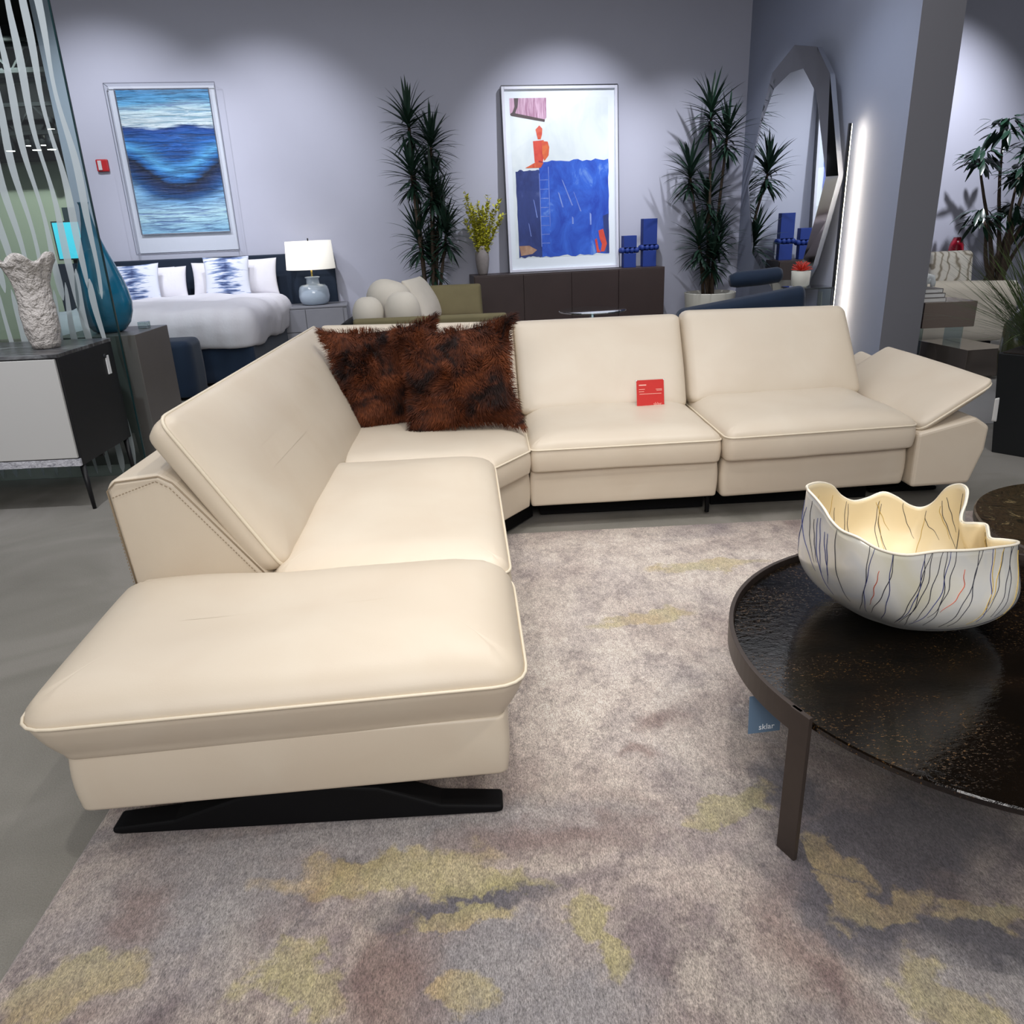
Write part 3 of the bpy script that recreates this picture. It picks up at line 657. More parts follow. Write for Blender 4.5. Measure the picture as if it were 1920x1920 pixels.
o = G().box(-2.299, -2.295, 4.79, 4.83, .69, .80).build('sticker', M['paper']); tag(o, 'narrow white sticker on the black side of the sideboard', 'tag')
# rough vase
def ruffled(name, prof, nseg, c, amp, m, seed, parent=None, thick=.008, lobes=5):
    V = []; F = []
    for q, (r, z) in enumerate(prof):
        u = q/(len(prof)-1)
        for j in range(nseg):
            a = 2*math.pi*j/nseg; k = math.sin(lobes*a+seed)+.5*math.sin((lobes*2+1)*a+2)
            rr = r*(1+amp*u**3*k); zz = z+amp*.25*u**4*math.sin(lobes*a+seed+1)
            nn = noise.noise(Vector((math.cos(a)*r*30, math.sin(a)*r*30, z*26)))*.006
            V.append((c[0]+(rr+nn)*math.cos(a), c[1]+(rr+nn)*math.sin(a), c[2]+zz))
    for q in range(len(prof)-1):
        for j in range(nseg): F.append((q*nseg+j, q*nseg+(j+1) % nseg, (q+1)*nseg+(j+1) % nseg, (q+1)*nseg+j))
    F.append(tuple(range(nseg-1, -1, -1)))
    o = mesh(name, V, F, m, parent); s = o.modifiers.new('thickness', 'SOLIDIFY'); s.thickness = thick; return o
pr = [(.07+.002*k+.012*math.sin(k*.35)+(.0009*(k-8)**2 if k > 8 else 0)*.38, .485*k/18) for k in range(19)]
o = ruffled('textured_vase', pr, 64, (-2.50, 4.56, .895), .10, M['plaster'], 1.0)
tag(o, 'tall rough white ceramic vase with a ruffled mouth on the black sideboard', 'vase')
# etched glass screen
sc_ = tag(empty('glass_screen', (-2.262, 4.96, 0)), 'tall glass screen etched with wavy vertical stripes behind the black sideboard', 'glass screen')
G().box(-2.6, 0, -.005, .005, 0, 3.6).build('glass_pane', M['screen_glass'], sc_)
G().box(-.004, .004, -.0065, .0065, 0, 3.6).build('polished_edge', mat('dark_green_glass_edge', (20, 44, 46), .2), sc_)
g = G(); rnd = random.Random(3)
def stripe(x, z0, z1, ph, w0=.0165):
    N = int((z1-z0)/.035); Lp = []; Rp = []
    for k in range(N+1):
        z = z0+(z1-z0)*k/N; cx = x+.014*math.sin(z*4.2+ph)+.006*math.sin(z*9.7+ph*2); w = w0*(1+.32*math.sin(z*6.3+ph*3))
        dz = min(k, N-k)/3.5
        if dz < 1: w *= math.sqrt(max(.02, 1-(1-dz)**2))
        Lp.append((cx-w, z)); Rp.append((cx+w, z))
    V = [(a, -.0062, z) for a, z in Lp]+[(a, -.0062, z) for a, z in Rp]; m = N+1
    g.add(V, [(k, m+k, m+k+1, k+1) for k in range(N)])
for k in range(31):
    x = -.05-k*.083
    stripe(x, 1.12+.07*math.sin(k*2.1), 3.58, k*.42+1)
    stripe(x-.041, .02, 1.24+.06*math.sin(k*1.7), k*.5)
g.build('etched_stripes', M['etched'], sc_)
# plinth with teal vase
pl = bev(G().box(-2.82, -2.285, 5.22, 5.78, 0, .868).build('display_plinth', M['plinth']), .003); tag(pl, 'tall taupe lacquer display plinth behind the glass screen', 'plinth')
pr = [(.075, 0), (.1, .012), (.14, .06), (.165, .13), (.172, .19), (.165, .26), (.145, .34), (.115, .43), (.082, .52), (.055, .61), (.038, .69), (.030, .76), (.028, .80), (.034, .82)]
pr2 = []
for k in range(len(pr)-1):
    for j in range(3): u = j/3; pr2.append((pr[k][0]*(1-u)+pr[k+1][0]*u, pr[k][1]*(1-u)+pr[k+1][1]*u))
pr2.append(pr[-1])
o = G().lathe(pr2, 48, (-2.545, 5.46, .868)).build('teal_vase', M['teal_vase'], None, True); tag(o, 'tall teal blue teardrop vase on the taupe plinth behind the glass screen', 'vase')
o = bev(G().box(-2.40, -2.335, 5.56, 5.62, .868, .915).build('acrylic_block', M['tabletop_glass']), .003); tag(o, 'small clear block beside the teal vase on the plinth', 'block')

# ------------------------------------------------------------ back wall: picture, alarm
e = tag(empty('framed_wave_artwork', B(-3.545, 0, 0), RB), 'blue wave artwork in a white shadow box above the bed', 'picture')
bev(G().box(-.57, .57, -.02, 0, 1.29, 3.06).build('backing_board', M['frame_white'], e), .004)
t = NT('blue_wave_strips'); v = t.coord('Object'); sp = t.new('ShaderNodeSeparateXYZ'); t.link(v, sp.inputs[0])
nz = t.noise(t.coord('Object', (1, 1, 1.6)), 1.6, 2, .5).outputs['Fac']; x = sp.outputs[0]; z = sp.outputs[2]
sag = t.math('MULTIPLY', t.math('COSINE', t.math('MULTIPLY', t.math('SUBTRACT', x, .05), 4.4)), .20)
# waves sag in the middle band only
hh = t.math('ADD', t.math('ADD', z, t.math('MULTIPLY', t.math('SUBTRACT', nz, .5), .16)), 0)
midw = t.new('ShaderNodeMapRange'); midw.interpolation_type = 'SMOOTHSTEP'; t.link(z, midw.inputs[0]); midw.inputs[1].default_value = 2.62; midw.inputs[2].default_value = 2.3
low = t.new('ShaderNodeMapRange'); low.interpolation_type = 'SMOOTHSTEP'; t.link(z, low.inputs[0]); low.inputs[1].default_value = 1.75; low.inputs[2].default_value = 2.05
hh = t.math('ADD', hh, t.math('MULTIPLY', sag, t.math('MULTIPLY', midw.outputs[0], low.outputs[0])))
st = t.noise(t.coord('Object', (1.2, 1, 15)), 2.4, 4, .65, .8).outputs['Fac']
hv = t.math('ADD', hh, t.math('MULTIPLY', t.math('SUBTRACT', st, .5), .10))
nrm = t.math('DIVIDE', t.math('SUBTRACT', hv, 1.5), 1.52)
cc = t.ramp(nrm, [(0, srgb(120, 164, 196)), (.14, srgb(160, 190, 212)), (.25, srgb(112, 156, 194)), (.31, srgb(30, 76, 128)), (.38, srgb(16, 44, 90)), (.46, srgb(8, 20, 50)), (.51, srgb(30, 94, 158)), (.58, srgb(78, 148, 196)), (.66, srgb(30, 90, 160)), (.735, srgb(22, 60, 130)), (.76, srgb(190, 206, 214)), (.86, srgb(176, 200, 214)), (.92, srgb(92, 152, 192)), (1, srgb(70, 130, 176))])
cc = t.mix(.55, cc, t.ramp(st, [(.38, (.04, .06, .10)), (.56, (.9, .92, .95))]), 'OVERLAY')
t.link(cc, t.b.inputs['Base Color']); t.set(Roughness=.6); t.bump(st, .8, .03)
G().box(-.495, .495, -.045, -.022, 1.505, 3.02).build('artwork', t.m, e)
g = G()
for a, b in (((-.59, 1.28), (.59, 1.28)), ((.59, 1.28), (.59, 3.08)), ((.59, 3.08), (-.59, 3.08)), ((-.59, 3.08), (-.59, 1.28))):
    g.tube([(a[0], -.115, a[1]), (b[0], -.115, b[1])], .0045, 5)
    g.tube([(a[0]*.97, -.022, 1.3 if a[1] < 2 else 3.06), (a[0], -.115, a[1])], .003, 5)
    g.tube([(a[0]*.86, -.047, 1.5 if a[1] < 2 else 3.03), (b[0]*.86, -.047, 1.5 if b[1] < 2 else 3.03)], .005, 5)
g.build('frame_edge', mat('grey_frame_edge', (120, 122, 136), .4), e)
G().box(-.59, .59, -.118, -.115, 1.28, 3.08).build('glazing', M['pane'], e)
e = tag(empty('fire_alarm', B(-4.335, 0, 2.26), RB), 'small red fire alarm strobe on the wall left of the wave artwork', 'alarm')
bev(G().box(-.065, .065, -.04, 0, -.065, .065).build('housing', M['alarm'], e), .012, 3)
bev(G().box(-.042, -.002, -.055, -.04, -.05, .05).build('strobe_lens', mat('strobe_lens', (200, 196, 198), .15), e), .004)

# ------------------------------------------------------------ bed
bed = tag(empty('bed', (-3.36, 9.85, 0)), 'wide navy upholstered bed with white duvet against the back wall', 'bed')
g = G(); hb = [B(-5.07, -.10), B(-1.86, -.10), B(-1.86, -.02), B(-5.07, -.02)]
c = [(p.x, p.y, z) for z in (.0, 1.215) for p in hb]; g.hexa(c); tag(bev(g.build('headboard', M['navy_dark']), .015, 3), 'very wide dark navy headboard panel against the wall behind the bed', 'headboard')
o = cushion('bed_frame', [(-.98, -1.82), (1.0, -1.82), (.98, .12), (-.98, -.10)], .03, .42, M['navy'], bed, rc=.04, rt=.03, rb=.02, puff=0)
cushion('mattress', [(-.95, -1.8), (.96, -1.8), (.96, .05), (-.95, -.15)], .42, .68, M['white_fabric'], bed, rc=.06, rt=.05, rb=.02, puff=.02)
def duv(x, y, z):
    k = noise.noise(Vector((x*2.2, y*2.2, 3)))*.03+noise.noise(Vector((x*6, y*6, 7)))*.012
    drop = 0
    if z < .6: k2 = noise.noise(Vector((x*5, y*5, 1)))*.05; return (x+k2*.5, y+k2*.5, z+k*1.3-.02)
    return (x, y, z+k)
o = cushion('duvet', [(-1.08, -1.92), (1.07, -1.92), (1.05, .04), (-1.05, -.2)], .40, .75, M['white_fabric'], bed, rc=.22, rt=.13, rb=.05, puff=.07, taper=.02, fn=duv, wob=.02, ne=24)
t = NT('ikat_print'); v = t.coord(); sp = t.new('ShaderNodeSeparateXYZ'); t.link(v, sp.inputs[0])
st = t.noise(t.coord('Object', (2.0, 1, 16)), 2.5, 3, .6, .3).outputs['Fac']
cen = t.math('SUBTRACT', .115, t.math('ABSOLUTE', sp.outputs[0])); m1 = t.math('ADD', t.math('MULTIPLY', cen, 3.0), t.math('MULTIPLY', t.math('SUBTRACT', st, .5), 2.2))
edge = t.math('MULTIPLY', t.math('SUBTRACT', t.math('ABSOLUTE', sp.outputs[2]), .15), 6); m2 = t.math('MAXIMUM', t.math('ADD', m1, .42), t.math('ADD', t.math('MULTIPLY', t.math('SUBTRACT', st, .5), 3), edge))
t.link(t.ramp(m2, [(.35, srgb(214, 218, 230)), (.6, srgb(120, 140, 180)), (.85, srgb(44, 60, 104))]), t.b.inputs['Base Color']); t.set(Roughness=.85); M['ikat'] = t.m
def bpil(s, d, z, w, h, lean, m, label, grp=None, name='pillow', t_=.17, roll=0):
    o = pillow(name, w, h, t_, m, pinch=.07); o.location = B(s, d, z+h/2*math.cos(R(lean))); o.rotation_euler = (R(-lean), R(roll), RB); tag(o, label, 'pillow', grp); return o
bpil(-4.10, -.30, .78, .78, .38, 22, M['white_fabric'], 'white pillow behind the left patterned pillow, at the headboard')
bpil(-3.82, -.34, .76, .50, .40, 20, M['white_fabric'], 'white pillow standing between the two patterned pillows, left of the gap')
bpil(-3.26, -.30, .77, .52, .42, 20, M['white_fabric'], 'white pillow mostly hidden behind the right patterned pillow')
bpil(-2.84, -.32, .77, .62, .44, 20, M['white_fabric'], 'white pillow at the right end of the bed, nearest the lamp')
bpil(-4.10, -.56, .76, .56, .46, 24, M['ikat'], 'blue and white patterned pillow on the left side of the bed', None, 'patterned_pillow', roll=-2)
bpil(-3.08, -.54, .76, .52, .50, 22, M['ikat'], 'blue and white patterned pillow on the right side of the bed', None, 'patterned_pillow')
ot = tag(empty('bench_ottoman', (-3.35, 7.55, 0)), 'rounded navy fabric bench standing at the foot of the bed', 'bench')
cushion('seat', [(-.62, -.22), (.60, -.22), (.60, .2), (-.62, .2)], .03, .54, M['navy'], ot, rc=.12, rt=.05, rb=.02, puff=.02)
# nightstand
ns = tag(empty('nightstand', B(-2.145, -.1, 0), RB), 'grey two-drawer nightstand to the right of the bed', 'nightstand')
bev(G().box(-.39, .39, -.5, 0, .03, .60).build('body', M['greybox'], ns), .004)
bev(G().box(-.40, .40, -.51, 0, .60, .622).build('top', M['greybox'], ns), .003)
for z0, z1 in ((.33, .59), (.06, .32)):
    o = bev(G().box(-.385, .345, -.518, -.5, z0, z1).build('drawer', M['greybox'], ns), .003)
    G().box(-.10, -.094, -.5195, -.518, z0, z1).build('groove', M['steel_dark'], o)
# lamp
lp = tag(empty('table_lamp', B(-2.13, -.36, .622), RB), 'lit table lamp with white drum shade and pale blue glazed base on the nightstand', 'lamp')
o = G().lathe([(.11, 0), (.15, .01), (.175, .05), (.185, .10), (.178, .17), (.165, .21), (.14, .232), (.085, .24), (.078, .25), (.074, .30), (.088, .315), (.09, .325), (.06, .33)], 40).build('base', M['celadon'], lp, True)
G().tube([(0, 0, .33), (0, 0, .42)], .011).build('stem', M['brass'], lp, True)
G().lathe([(.29, .415), (.27, .735), (.267, .735), (.287, .415)], 48, cap=False).build('lamp_shade', M['shade'], lp, True)
G().lathe([(.0, .46), (.03, .48), (.035, .53), (.02, .57), (0, .58)], 16).build('bulb', M['bulb'], lp, True)
g = G(); g.tube([(-.268, 0, .725), (.268, 0, .725)], .003); g.tube([(0, -.268, .725), (0, .268, .725)], .003); g.tube([(0, 0, .42), (0, 0, .75)], .003); g.tube([(0, 0, .735), (0, 0, .765)], .008); g.build('shade_spider', M['steel_dark'], lp)

# ------------------------------------------------------------ plants
def leaf_strip(g, p, az, el, L, w, droop, n=6, fold=.25, i=0):
    V = []; d = Vector((math.cos(az)*math.cos(el), math.sin(az)*math.cos(el), math.sin(el))); side = Vector((-math.sin(az), math.cos(az), 0)); q = Vector(p)
    for k in range(n+1):
        u = k/n; ww = w*(min(1, .45+u*2.4))*(1-u**2.6)+.0006
        up = side.cross(d).normalized()
        V += [q-side*ww, q-up*ww*fold, q+side*ww]
        d = (d+Vector((0, 0, -droop/n))).normalized(); q = q+d*(L/n)
    g.add(V, [(3*k, 3*k+1, 3*k+4, 3*k+3) for k in range(n)]+[(3*k+1, 3*k+2, 3*k+5, 3*k+4) for k in range(n)], i)
def dracaena(name, loc, heads, pot, label, seed, LL=.42):
    rnd = random.Random(seed); e = tag(empty(name, loc, RB), label, 'plant')
    h = pot[1]
    G().lathe([(pot[0]*.82, 0), (pot[0]*.86, .02), (pot[0], h-.01), (pot[0], h), (pot[0]-.025, h), (pot[0]-.03, h-.06)], 48, cap=False).build('pot', M['white_pot'], e, True)
    G().lathe([(.0, 0), (pot[0]-.03, 0)], 24, (0, 0, h-.05)).build('soil', M['soil'], e)
    for k, (x, y, z) in enumerate(heads):
        bx, by = x*.28+rnd.uniform(-.03, .03), y*.3+rnd.uniform(-.05, .05)
        P = [(bx+(x-bx)*u**1.3, by+(y-by)*u**1.3, h-.06+(z-h+.06)*u) for u in [j/8 for j in range(9)]]
        G().tube(P, [.024-.008*j/8 for j in range(9)], 8).build('cane', M['bark'], e, True)
        g = G()
        for j in range(72):
            u = j/71; el = R(82-105*u**.8)+rnd.gauss(0, .1); zz = z+.10-.26*u
            cx = P[-1][0]; leaf_strip(g, (x+rnd.uniform(-.01, .01), y, max(zz, h)), j*2.399+rnd.gauss(0, .2), el, LL*(.75+.3*math.sin(math.pi*min(1, u+.25)))*rnd.uniform(.85, 1.1), .021, rnd.uniform(.35, 1.0))
        g.build('foliage', M['leaf'], e, True)
    return e
dracaena('dracaena_plant', B(-.72, -.55), [(-.12, .0, 2.55), (.12, .05, 2.32), (-.14, -.1, 2.02), (.08, -.05, 1.86), (.16, .05, 1.62), (-.10, 0, 1.30), (.22, -.05, 1.36), (.05, .1, 1.05)], (.26, .42), 'tall dark green spiky plant left of the blue abstract picture', 21, .40)
dracaena('dracaena_plant', B(2.92, -.52), [(-.10, .0, 2.60), (.10, -.05, 2.34), (-.36, -.05, 1.92), (-.07, .05, 1.62), (-.22, -.1, 1.10), (.08, .05, 1.18), (-.02, -.1, .95)], (.33, .52), 'tall dark green spiky plant in an ivory pot beside the large mirror', 34, .43)
# console and what stands on it
cs = tag(empty('console_cabinet', B(0, -.05, 0), RB), 'long dark walnut console cabinet under the blue abstract picture', 'cabinet')
bev(G().box(-.18, 2.30, -.44, 0, 0, .865).build('body', M['console'], cs), .003)
for x0, x1 in ((-.17, .44), (.445, 1.06), (1.065, 1.675), (1.685, 2.29)):
    bev(G().box(x0, x1, -.458, -.44, .04, .85).build('door', M['console'], cs), .002)
o = G().lathe([(.05, 0), (.062, .02), (.08, .12), (.088, .2), (.08, .27), (.055, .31), (.052, .345), (.04, .345), (.04, .3)], 32).build('stone_vase', M['stone'], None, True); o.location = B(-.035, -.30, .865); tag(o, 'grey stone vase holding yellow blossom on the console', 'vase')
rnd = random.Random(9)
for k in range(20):
    g = G(); g2 = G(); az = k*2.4; sp_ = rnd.uniform(.06, .36); hh = rnd.uniform(.42, .72)*(1 if sp_ < .2 else .85); P = []
    for j in range(8):
        u = j/7; P.append(Vector((.012*math.cos(az)+sp_*math.cos(az)*u**1.3, .012*math.sin(az)+.6*sp_*math.sin(az)*u**1.3, .12+.15*u+hh*u)))
    g.tube(P, .0028, 5)
    for j in range(84):
        u = rnd.uniform(.22, 1); a = u*7; i0 = min(6, int(a)); p = P[i0].lerp(P[i0+1], a-i0)+Vector((rnd.gauss(0, .012), rnd.gauss(0, .012), rnd.gauss(0, .01)))
        leaf_strip(g2, p, rnd.uniform(0, 6.3), rnd.uniform(-.2, 1.2), rnd.uniform(.03, .06), .017, .3, 2)
    e = tag(empty('blossom_branch', B(-.035, -.30, .87), RB), 'yellow-green blossoming branch standing in the grey stone vase', 'branch', 'yellow branches in the stone vase')
    g.build('twig', M['twig'], e, True); g2.build('blossom', M['yellow'], e, True)
# abstract picture leaning on the console
pc = tag(empty('framed_abstract_painting', B(1.045, -.20, .867), RB), 'large white-framed blue and red abstract painting leaning on the console', 'picture'); pc.rotation_euler = (R(-3.6), 0, RB)
W2, H2 = .725, 2.135
bev(G().box(-W2, W2, 0, .035, 0, H2).build('backing', M['frame_white'], pc), .003)
g = G()
for x0, x1, z0, z1 in ((-W2, -W2+.035, 0, H2), (W2-.035, W2, 0, H2), (-W2+.035, W2-.035, 0, .035), (-W2+.035, W2-.035, H2-.035, H2)): g.box(x0, x1, -.04, .0, z0, z1)
bev(g.build('frame', M['frame_white'], pc), .004)
g = G()
for x0, x1, z0, z1 in ((-W2-.006, -W2, 0, H2), (W2, W2+.006, 0, H2), (-W2, W2, H2, H2+.01)): g.box(x0, x1, -.044, .035, z0, z1)
g.build('frame_edge', M['frame_dark'], pc)
G().box(-W2+.035, W2-.035, -.004, 0, .035, H2-.035).build('mat_board', M['mat_board'], pc)
def paint(name, c1, c2, sc=4, c3=None, stretch=(1, 1, .6)):
    t = NT(name); a = t.noise(t.coord('Object', stretch), sc, 5, .65, .8).outputs['Fac']
    t.link(t.ramp(a, [(.35, srgb(*c1)), (.6, srgb(*c2))]+([(.72, srgb(*c3))] if c3 else [])), t.b.inputs['Base Color']); t.set(Roughness=.5); return t.m
pm = [paint('paint_white', (222, 228, 232), (236, 240, 240), 3), paint('paint_blue', (24, 66, 178), (52, 104, 214), 4, (120, 160, 228)), paint('paint_navy', (26, 42, 104), (44, 62, 130), 3, (90, 104, 160)),
      paint('paint_orange', (232, 120, 60), (214, 70, 50), 9), paint('paint_red', (206, 52, 48), (228, 82, 60), 9), paint('paint_pink', (228, 188, 212), (158, 96, 130), 14, None, (6, 1, .3)), paint('paint_dark', (66, 30, 36), (50, 24, 30), 5), paint('paint_line', (150, 170, 230), (110, 130, 210), 5), paint('paint_tan', (196, 158, 130), (170, 126, 100), 9), paint('paint_pale', (240, 244, 250), (225, 232, 244), 5)]
g = G(); U0, U1, Z0, Z1 = -.625, .61, .17, 2.01
def uv(u, v): return (U0+(U1-U0)*u, Z1-(Z1-Z0)*v)
def poly(pts, i, lay):
    y = -.006-.0012*lay; V = [(uv(a, b)[0], y, uv(a, b)[1]) for a, b in pts]; g.add(V, [tuple(range(len(V)))], i)
def rough_rect(u0, v0, u1, v1, i, lay, amp=.006, n=10, seed=0):
    r = random.Random(seed); P = [(u0+(u1-u0)*k/n, v0+r.uniform(-amp, amp)) for k in range(n+1)]+[(u1+r.uniform(-amp, amp)*.5, v0+(v1-v0)*k/n) for k in range(1, n+1)]
    P += [(u1-(u1-u0)*k/n, v1+r.uniform(-amp, amp)) for k in range(1, n+1)]+[(u0+r.uniform(-amp, amp)*.5, v1-(v1-v0)*k/n) for k in range(1, n)]
    poly(P, i, lay)
g.box(U0, U1, -.006, -.004, Z0, Z1, 0)
rough_rect(.27, .385, .995, .995, 1, 1, .008, 16, 1); rough_rect(.03, .44, .275, .995, 2, 2, .006, 12, 2)
poly([(0, 0), (.37, 0), (.365, .12), (.34, .135), (.0, .09)], 5, 1)
poly([(0, .095), (.02, .085), (.35, .13), (.345, .145), (.01, .105)], 6, 2); poly([(.045, 0), (.09, 0), (.08, .05), (.05, .09), (.02, .09), (.05, .05)], 6, 2)
poly([(.22, .26), (.33, .255), (.33, .35), (.31, .40), (.23, .39)], 4, 1); poly([(.31, .26), (.37, .265), (.385, .30), (.375, .35), (.33, .385), (.31, .34)], 3, 2)
poly([(.25, .19), (.29, .165), (.32, .185), (.315, .22), (.30, .25), (.27, .25), (.26, .22)], 3, 2); poly([(.13, .425), (.24, .39), (.32, .395), (.29, .425)], 3, 3)
for k in range(8): v_ = .5+k*.058; rough_rect(.275, v_, .36, v_+.004, 7, 2, .001, 4, k)
rough_rect(.268, .46, .276, .93, 7, 3, .001, 8, 30); rough_rect(.365, .42, .371, .8, 7, 2, .001, 8, 31)
for (u, v_, w_, h_, s_) in ((.50, .50, .015, .17, .10), (.62, .58, .012, .13, .07), (.46, .58, .014, .10, .04), (.79, .72, .016, .08, 0), (.20, .62, .01, .12, .03), (.14, .77, .008, .09, .02), (.60, .74, .016, .05, 0)):
    poly([(u, v_), (u+w_, v_+.01), (u+w_+s_, v_+h_), (u+s_, v_+h_)], 7, 3)
poly([(.88, .84), (.93, .83), (.95, .88), (.97, .93), (.94, .98), (.90, .98), (.915, .93), (.89, .89)], 4, 3)
poly([(.84, .90), (.86, .89), (.88, .96), (.90, .985), (.86, .985)], 4, 3); poly([(.93, .745), (.99, .73), (.995, .99), (.95, .99)], 2, 2)
poly([(.035, .92), (.14, .92), (.22, .95), (.17, .975), (.05, .985)], 8, 3)
g.build('artwork', pm, pc)
G().box(-W2+.036, W2-.036, -.030, -.028, .036, H2-.036).build('glazing', M['pane'], pc)
# blue holders
def holder(s, w, h, zc, wr, label):
    e = tag(empty('candle_holder', B(s, -.28, .865), RB), label, 'sculpture')
    bev(G().box(-w/2, w/2, -.05, .05, 0, zc-.035).build('lower_block', M['blue_ceramic'], e), .004)
    bev(G().box(-w/2-.004, w/2+.004, -.055, .055, zc+.035, h).build('upper_block', M['blue_ceramic'], e), .004)
    g = G(); n = 4
    for k in range(n): x = -wr+2*wr*k/(n-1); g.lathe([(0, -.036), (.02, -.031), (.034, -.014), (.034, .014), (.02, .031), (0, .036)], 14, (x, -.03, zc)); 
    for k in range(n): x = -wr+2*wr*k/(n-1); g.lathe([(0, -.036), (.02, -.031), (.034, -.014), (.034, .014), (.02, .031), (0, .036)], 14, (x, .03, zc))
    g.build('beaded_band', M['blue_ceramic'], e, True)
holder(1.885, .165, .39, .21, .095, 'shorter deep blue block sculpture on the right of the console')
holder(2.15, .18, .585, .235, .095, 'taller deep blue block sculpture at the right end of the console')

# ------------------------------------------------------------ mirror and led floor lamp
mr = tag(empty('wall_mirror', (3.3, 9.2, 0), R(-85)), 'tall faceted silver mirror by the right wall beside the spiky plant', 'mirror')
ho = [(.27, 3.05), (.76, 2.94), (1.06, 2.66), (1.40, 1.76), (1.25, 1.36), (1.07, .93), (.84, .66), (.20, .63), (-.44, 1.02), (-.68, 1.78), (-.42, 2.52), (-.22, 2.88)]
hi = [(.34, 2.79), (.62, 2.78), (.93, 2.52), (1.27, 1.76), (1.13, 1.38), (.96, 1.0), (.76, .78), (.28, .75), (-.29, 1.12), (-.53, 1.78), (-.28, 2.40), (-.02, 2.70)]
n = len(ho); V = [(x, -.03, z) for x, z in ho]+[(x, -.085, z) for x, z in hi]+[(x, .02, z) for x, z in ho]
F = [(k, (k+1) % n, n+(k+1) % n, n+k) for k in range(n)]+[(2*n+k, 2*n+(k+1) % n, (k+1) % n, k) for k in range(n)]+[tuple(range(3*n-1, 2*n-1, -1))]
mesh('bevelled_border', V, F, M['chrome'], mr, False)
V = [(x, -.0855, z) for x, z in hi]; mesh('mirror_pane', V+[(x, -.080, z) for x, y, z in V], [tuple(range(n)), tuple(range(2*n-1, n-1, -1))]+[(k, n+k, n+(k+1) % n, (k+1) % n) for k in range(n)], M['mirror'], mr, False)
G().hexa([(0, .02, 1.2), (.7, .02, 1.2), (.7, .135, 1.2), (0, .19, 1.2), (0, .02, 2.4), (.7, .02, 2.4), (.7, .135, 2.4), (0, .19, 2.4)]).build('wall_mount', M['steel_dark'], mr)
fl = tag(empty('led_floor_lamp', (3.40, 7.68, 0), RW), 'slim black upright light strip standing between the mirror and the grey wall end', 'floor lamp')
G().box(-.013, .013, -.012, .012, .02, 2.19).build('pole', M['black_cab'], fl)
G().box(-.008, .009, .0125, .017, .06, 2.185).build('light_strip', M['led'], fl)
G().lathe([(.09, 0), (.09, .018), (.02, .022)], 28).build('base', M['black_cab'], fl)
e = tag(empty('wall_outlet', W(8.23, .005, .597), RW), 'small grey wall outlet low on the wall under the mirror', 'outlet')
bev(G().box(-.05, .05, -.008, 0, -.07, .07).build('plate', mat('grey_plate', (150, 154, 160), .4), e), .003)

# blue curved sofa
bsf = tag(empty('curved_sofa', (2.4, 7.6, 0)), 'navy velvet curved sofa seen from behind beyond the cream sofa', 'sofa')
V4 = lambda a: [(x-2.4, y-7.6, z) for x, y, z in a]
slab('backrest', V4([(1.62, 7.3, .1), (3.02, 7.3, .1), (2.985, 7.3, .815), (1.80, 7.3, .62)]), V4([(1.66, 7.54, .1), (3.02, 7.54, .1), (3.02, 7.54, .80), (1.84, 7.54, .64)]), M['navy'], bsf, rc=.07, rt=.06, rb=.06, puff=.02)
cushion('seat', [(-.72, .2), (.48, .2), (.48, 1.0), (-.5, 1.0)], .08, .42, M['navy'], bsf, rc=.2, rt=.06, rb=.02, puff=.02)
o = G(); o.tube([(x, y, z) for x, y, z in [(2.455, 7.92, .835), (2.52, 7.92, .845), (2.75, 7.92, .86), (2.93, 7.92, .878), (2.965, 7.92, .88)]], [.055, .075, .078, .075, .055], 20); o = o.build('bolster_cushion', M['navy'], None, True)
tag(o, 'navy bolster cushion showing above the navy curved sofa back', 'cushion')
for x, y in ((-.6, .3), (.4, .3), (-.4, .9), (.4, .9)): G().tube([(x, y, 0), (x, y, .1)], .02).build('foot', M['base_black'], bsf)
# clear side table with coral bowl
st_ = tag(empty('side_table', (3.20, 7.76, 0)), 'clear acrylic side table between the navy sofa and the light strip', 'side table')
G().box(-.22, .18, -.16, .16, .75, .765).build('top', M['tabletop_glass'], st_)
G().tube([(-.22, -.16, .757), (.18, -.16, .757), (.18, .16, .757), (-.22, .16, .757)], .006, 6, True).build('edge', M['steel_dark'], st_)
for x in (-.20, .16):
    G().box(x-.008, x+.008, -.16, .16, 0, .75).build('side_panel', M['tabletop_glass'], st_)
o = G().lathe([(.06, 0), (.085, .02), (.09, .15), (.088, .152), (.08, .02)], 32).build('white_pot', M['white_pot'], None, True); o.location = (3.10, 7.76, .765); tag(o, 'small white pot under the red coral dish on the acrylic table', 'pot')
g = G(); rnd = random.Random(2)
for k in range(40):
    az = k*2.4; el = R(10+55*(k % 5)/4); P = [Vector((0, 0, 0))]
    for j in range(4): P.append(P[-1]+Vector((math.cos(az)*math.cos(el), math.sin(az)*math.cos(el), math.sin(el)))*.024+Vector((rnd.gauss(0, .004), rnd.gauss(0, .004), 0)))
    g.tube(P, [.007, .007, .006, .005, .004], 5)
o = g.build('coral_dish', M['redcoral'], None, True); o.location = (3.10, 7.76, .917); tag(o, 'red coral ornament on the small white pot below the mirror', 'ornament')
# round glass table
gt = tag(empty('side_table', (1.09, 8.0, 0)), 'round pale glass table behind the cream sofa backs', 'side table')
G().lathe([(.335, .593), (.34, .598), (.34, .605), (.335, .61)], 56).build('glass_top', M['tabletop_glass'], gt)
G().lathe([(.15, 0), (.15, .012), (.025, .02), (.025, .593)], 28).build('pedestal', M['chrome'], gt, True)

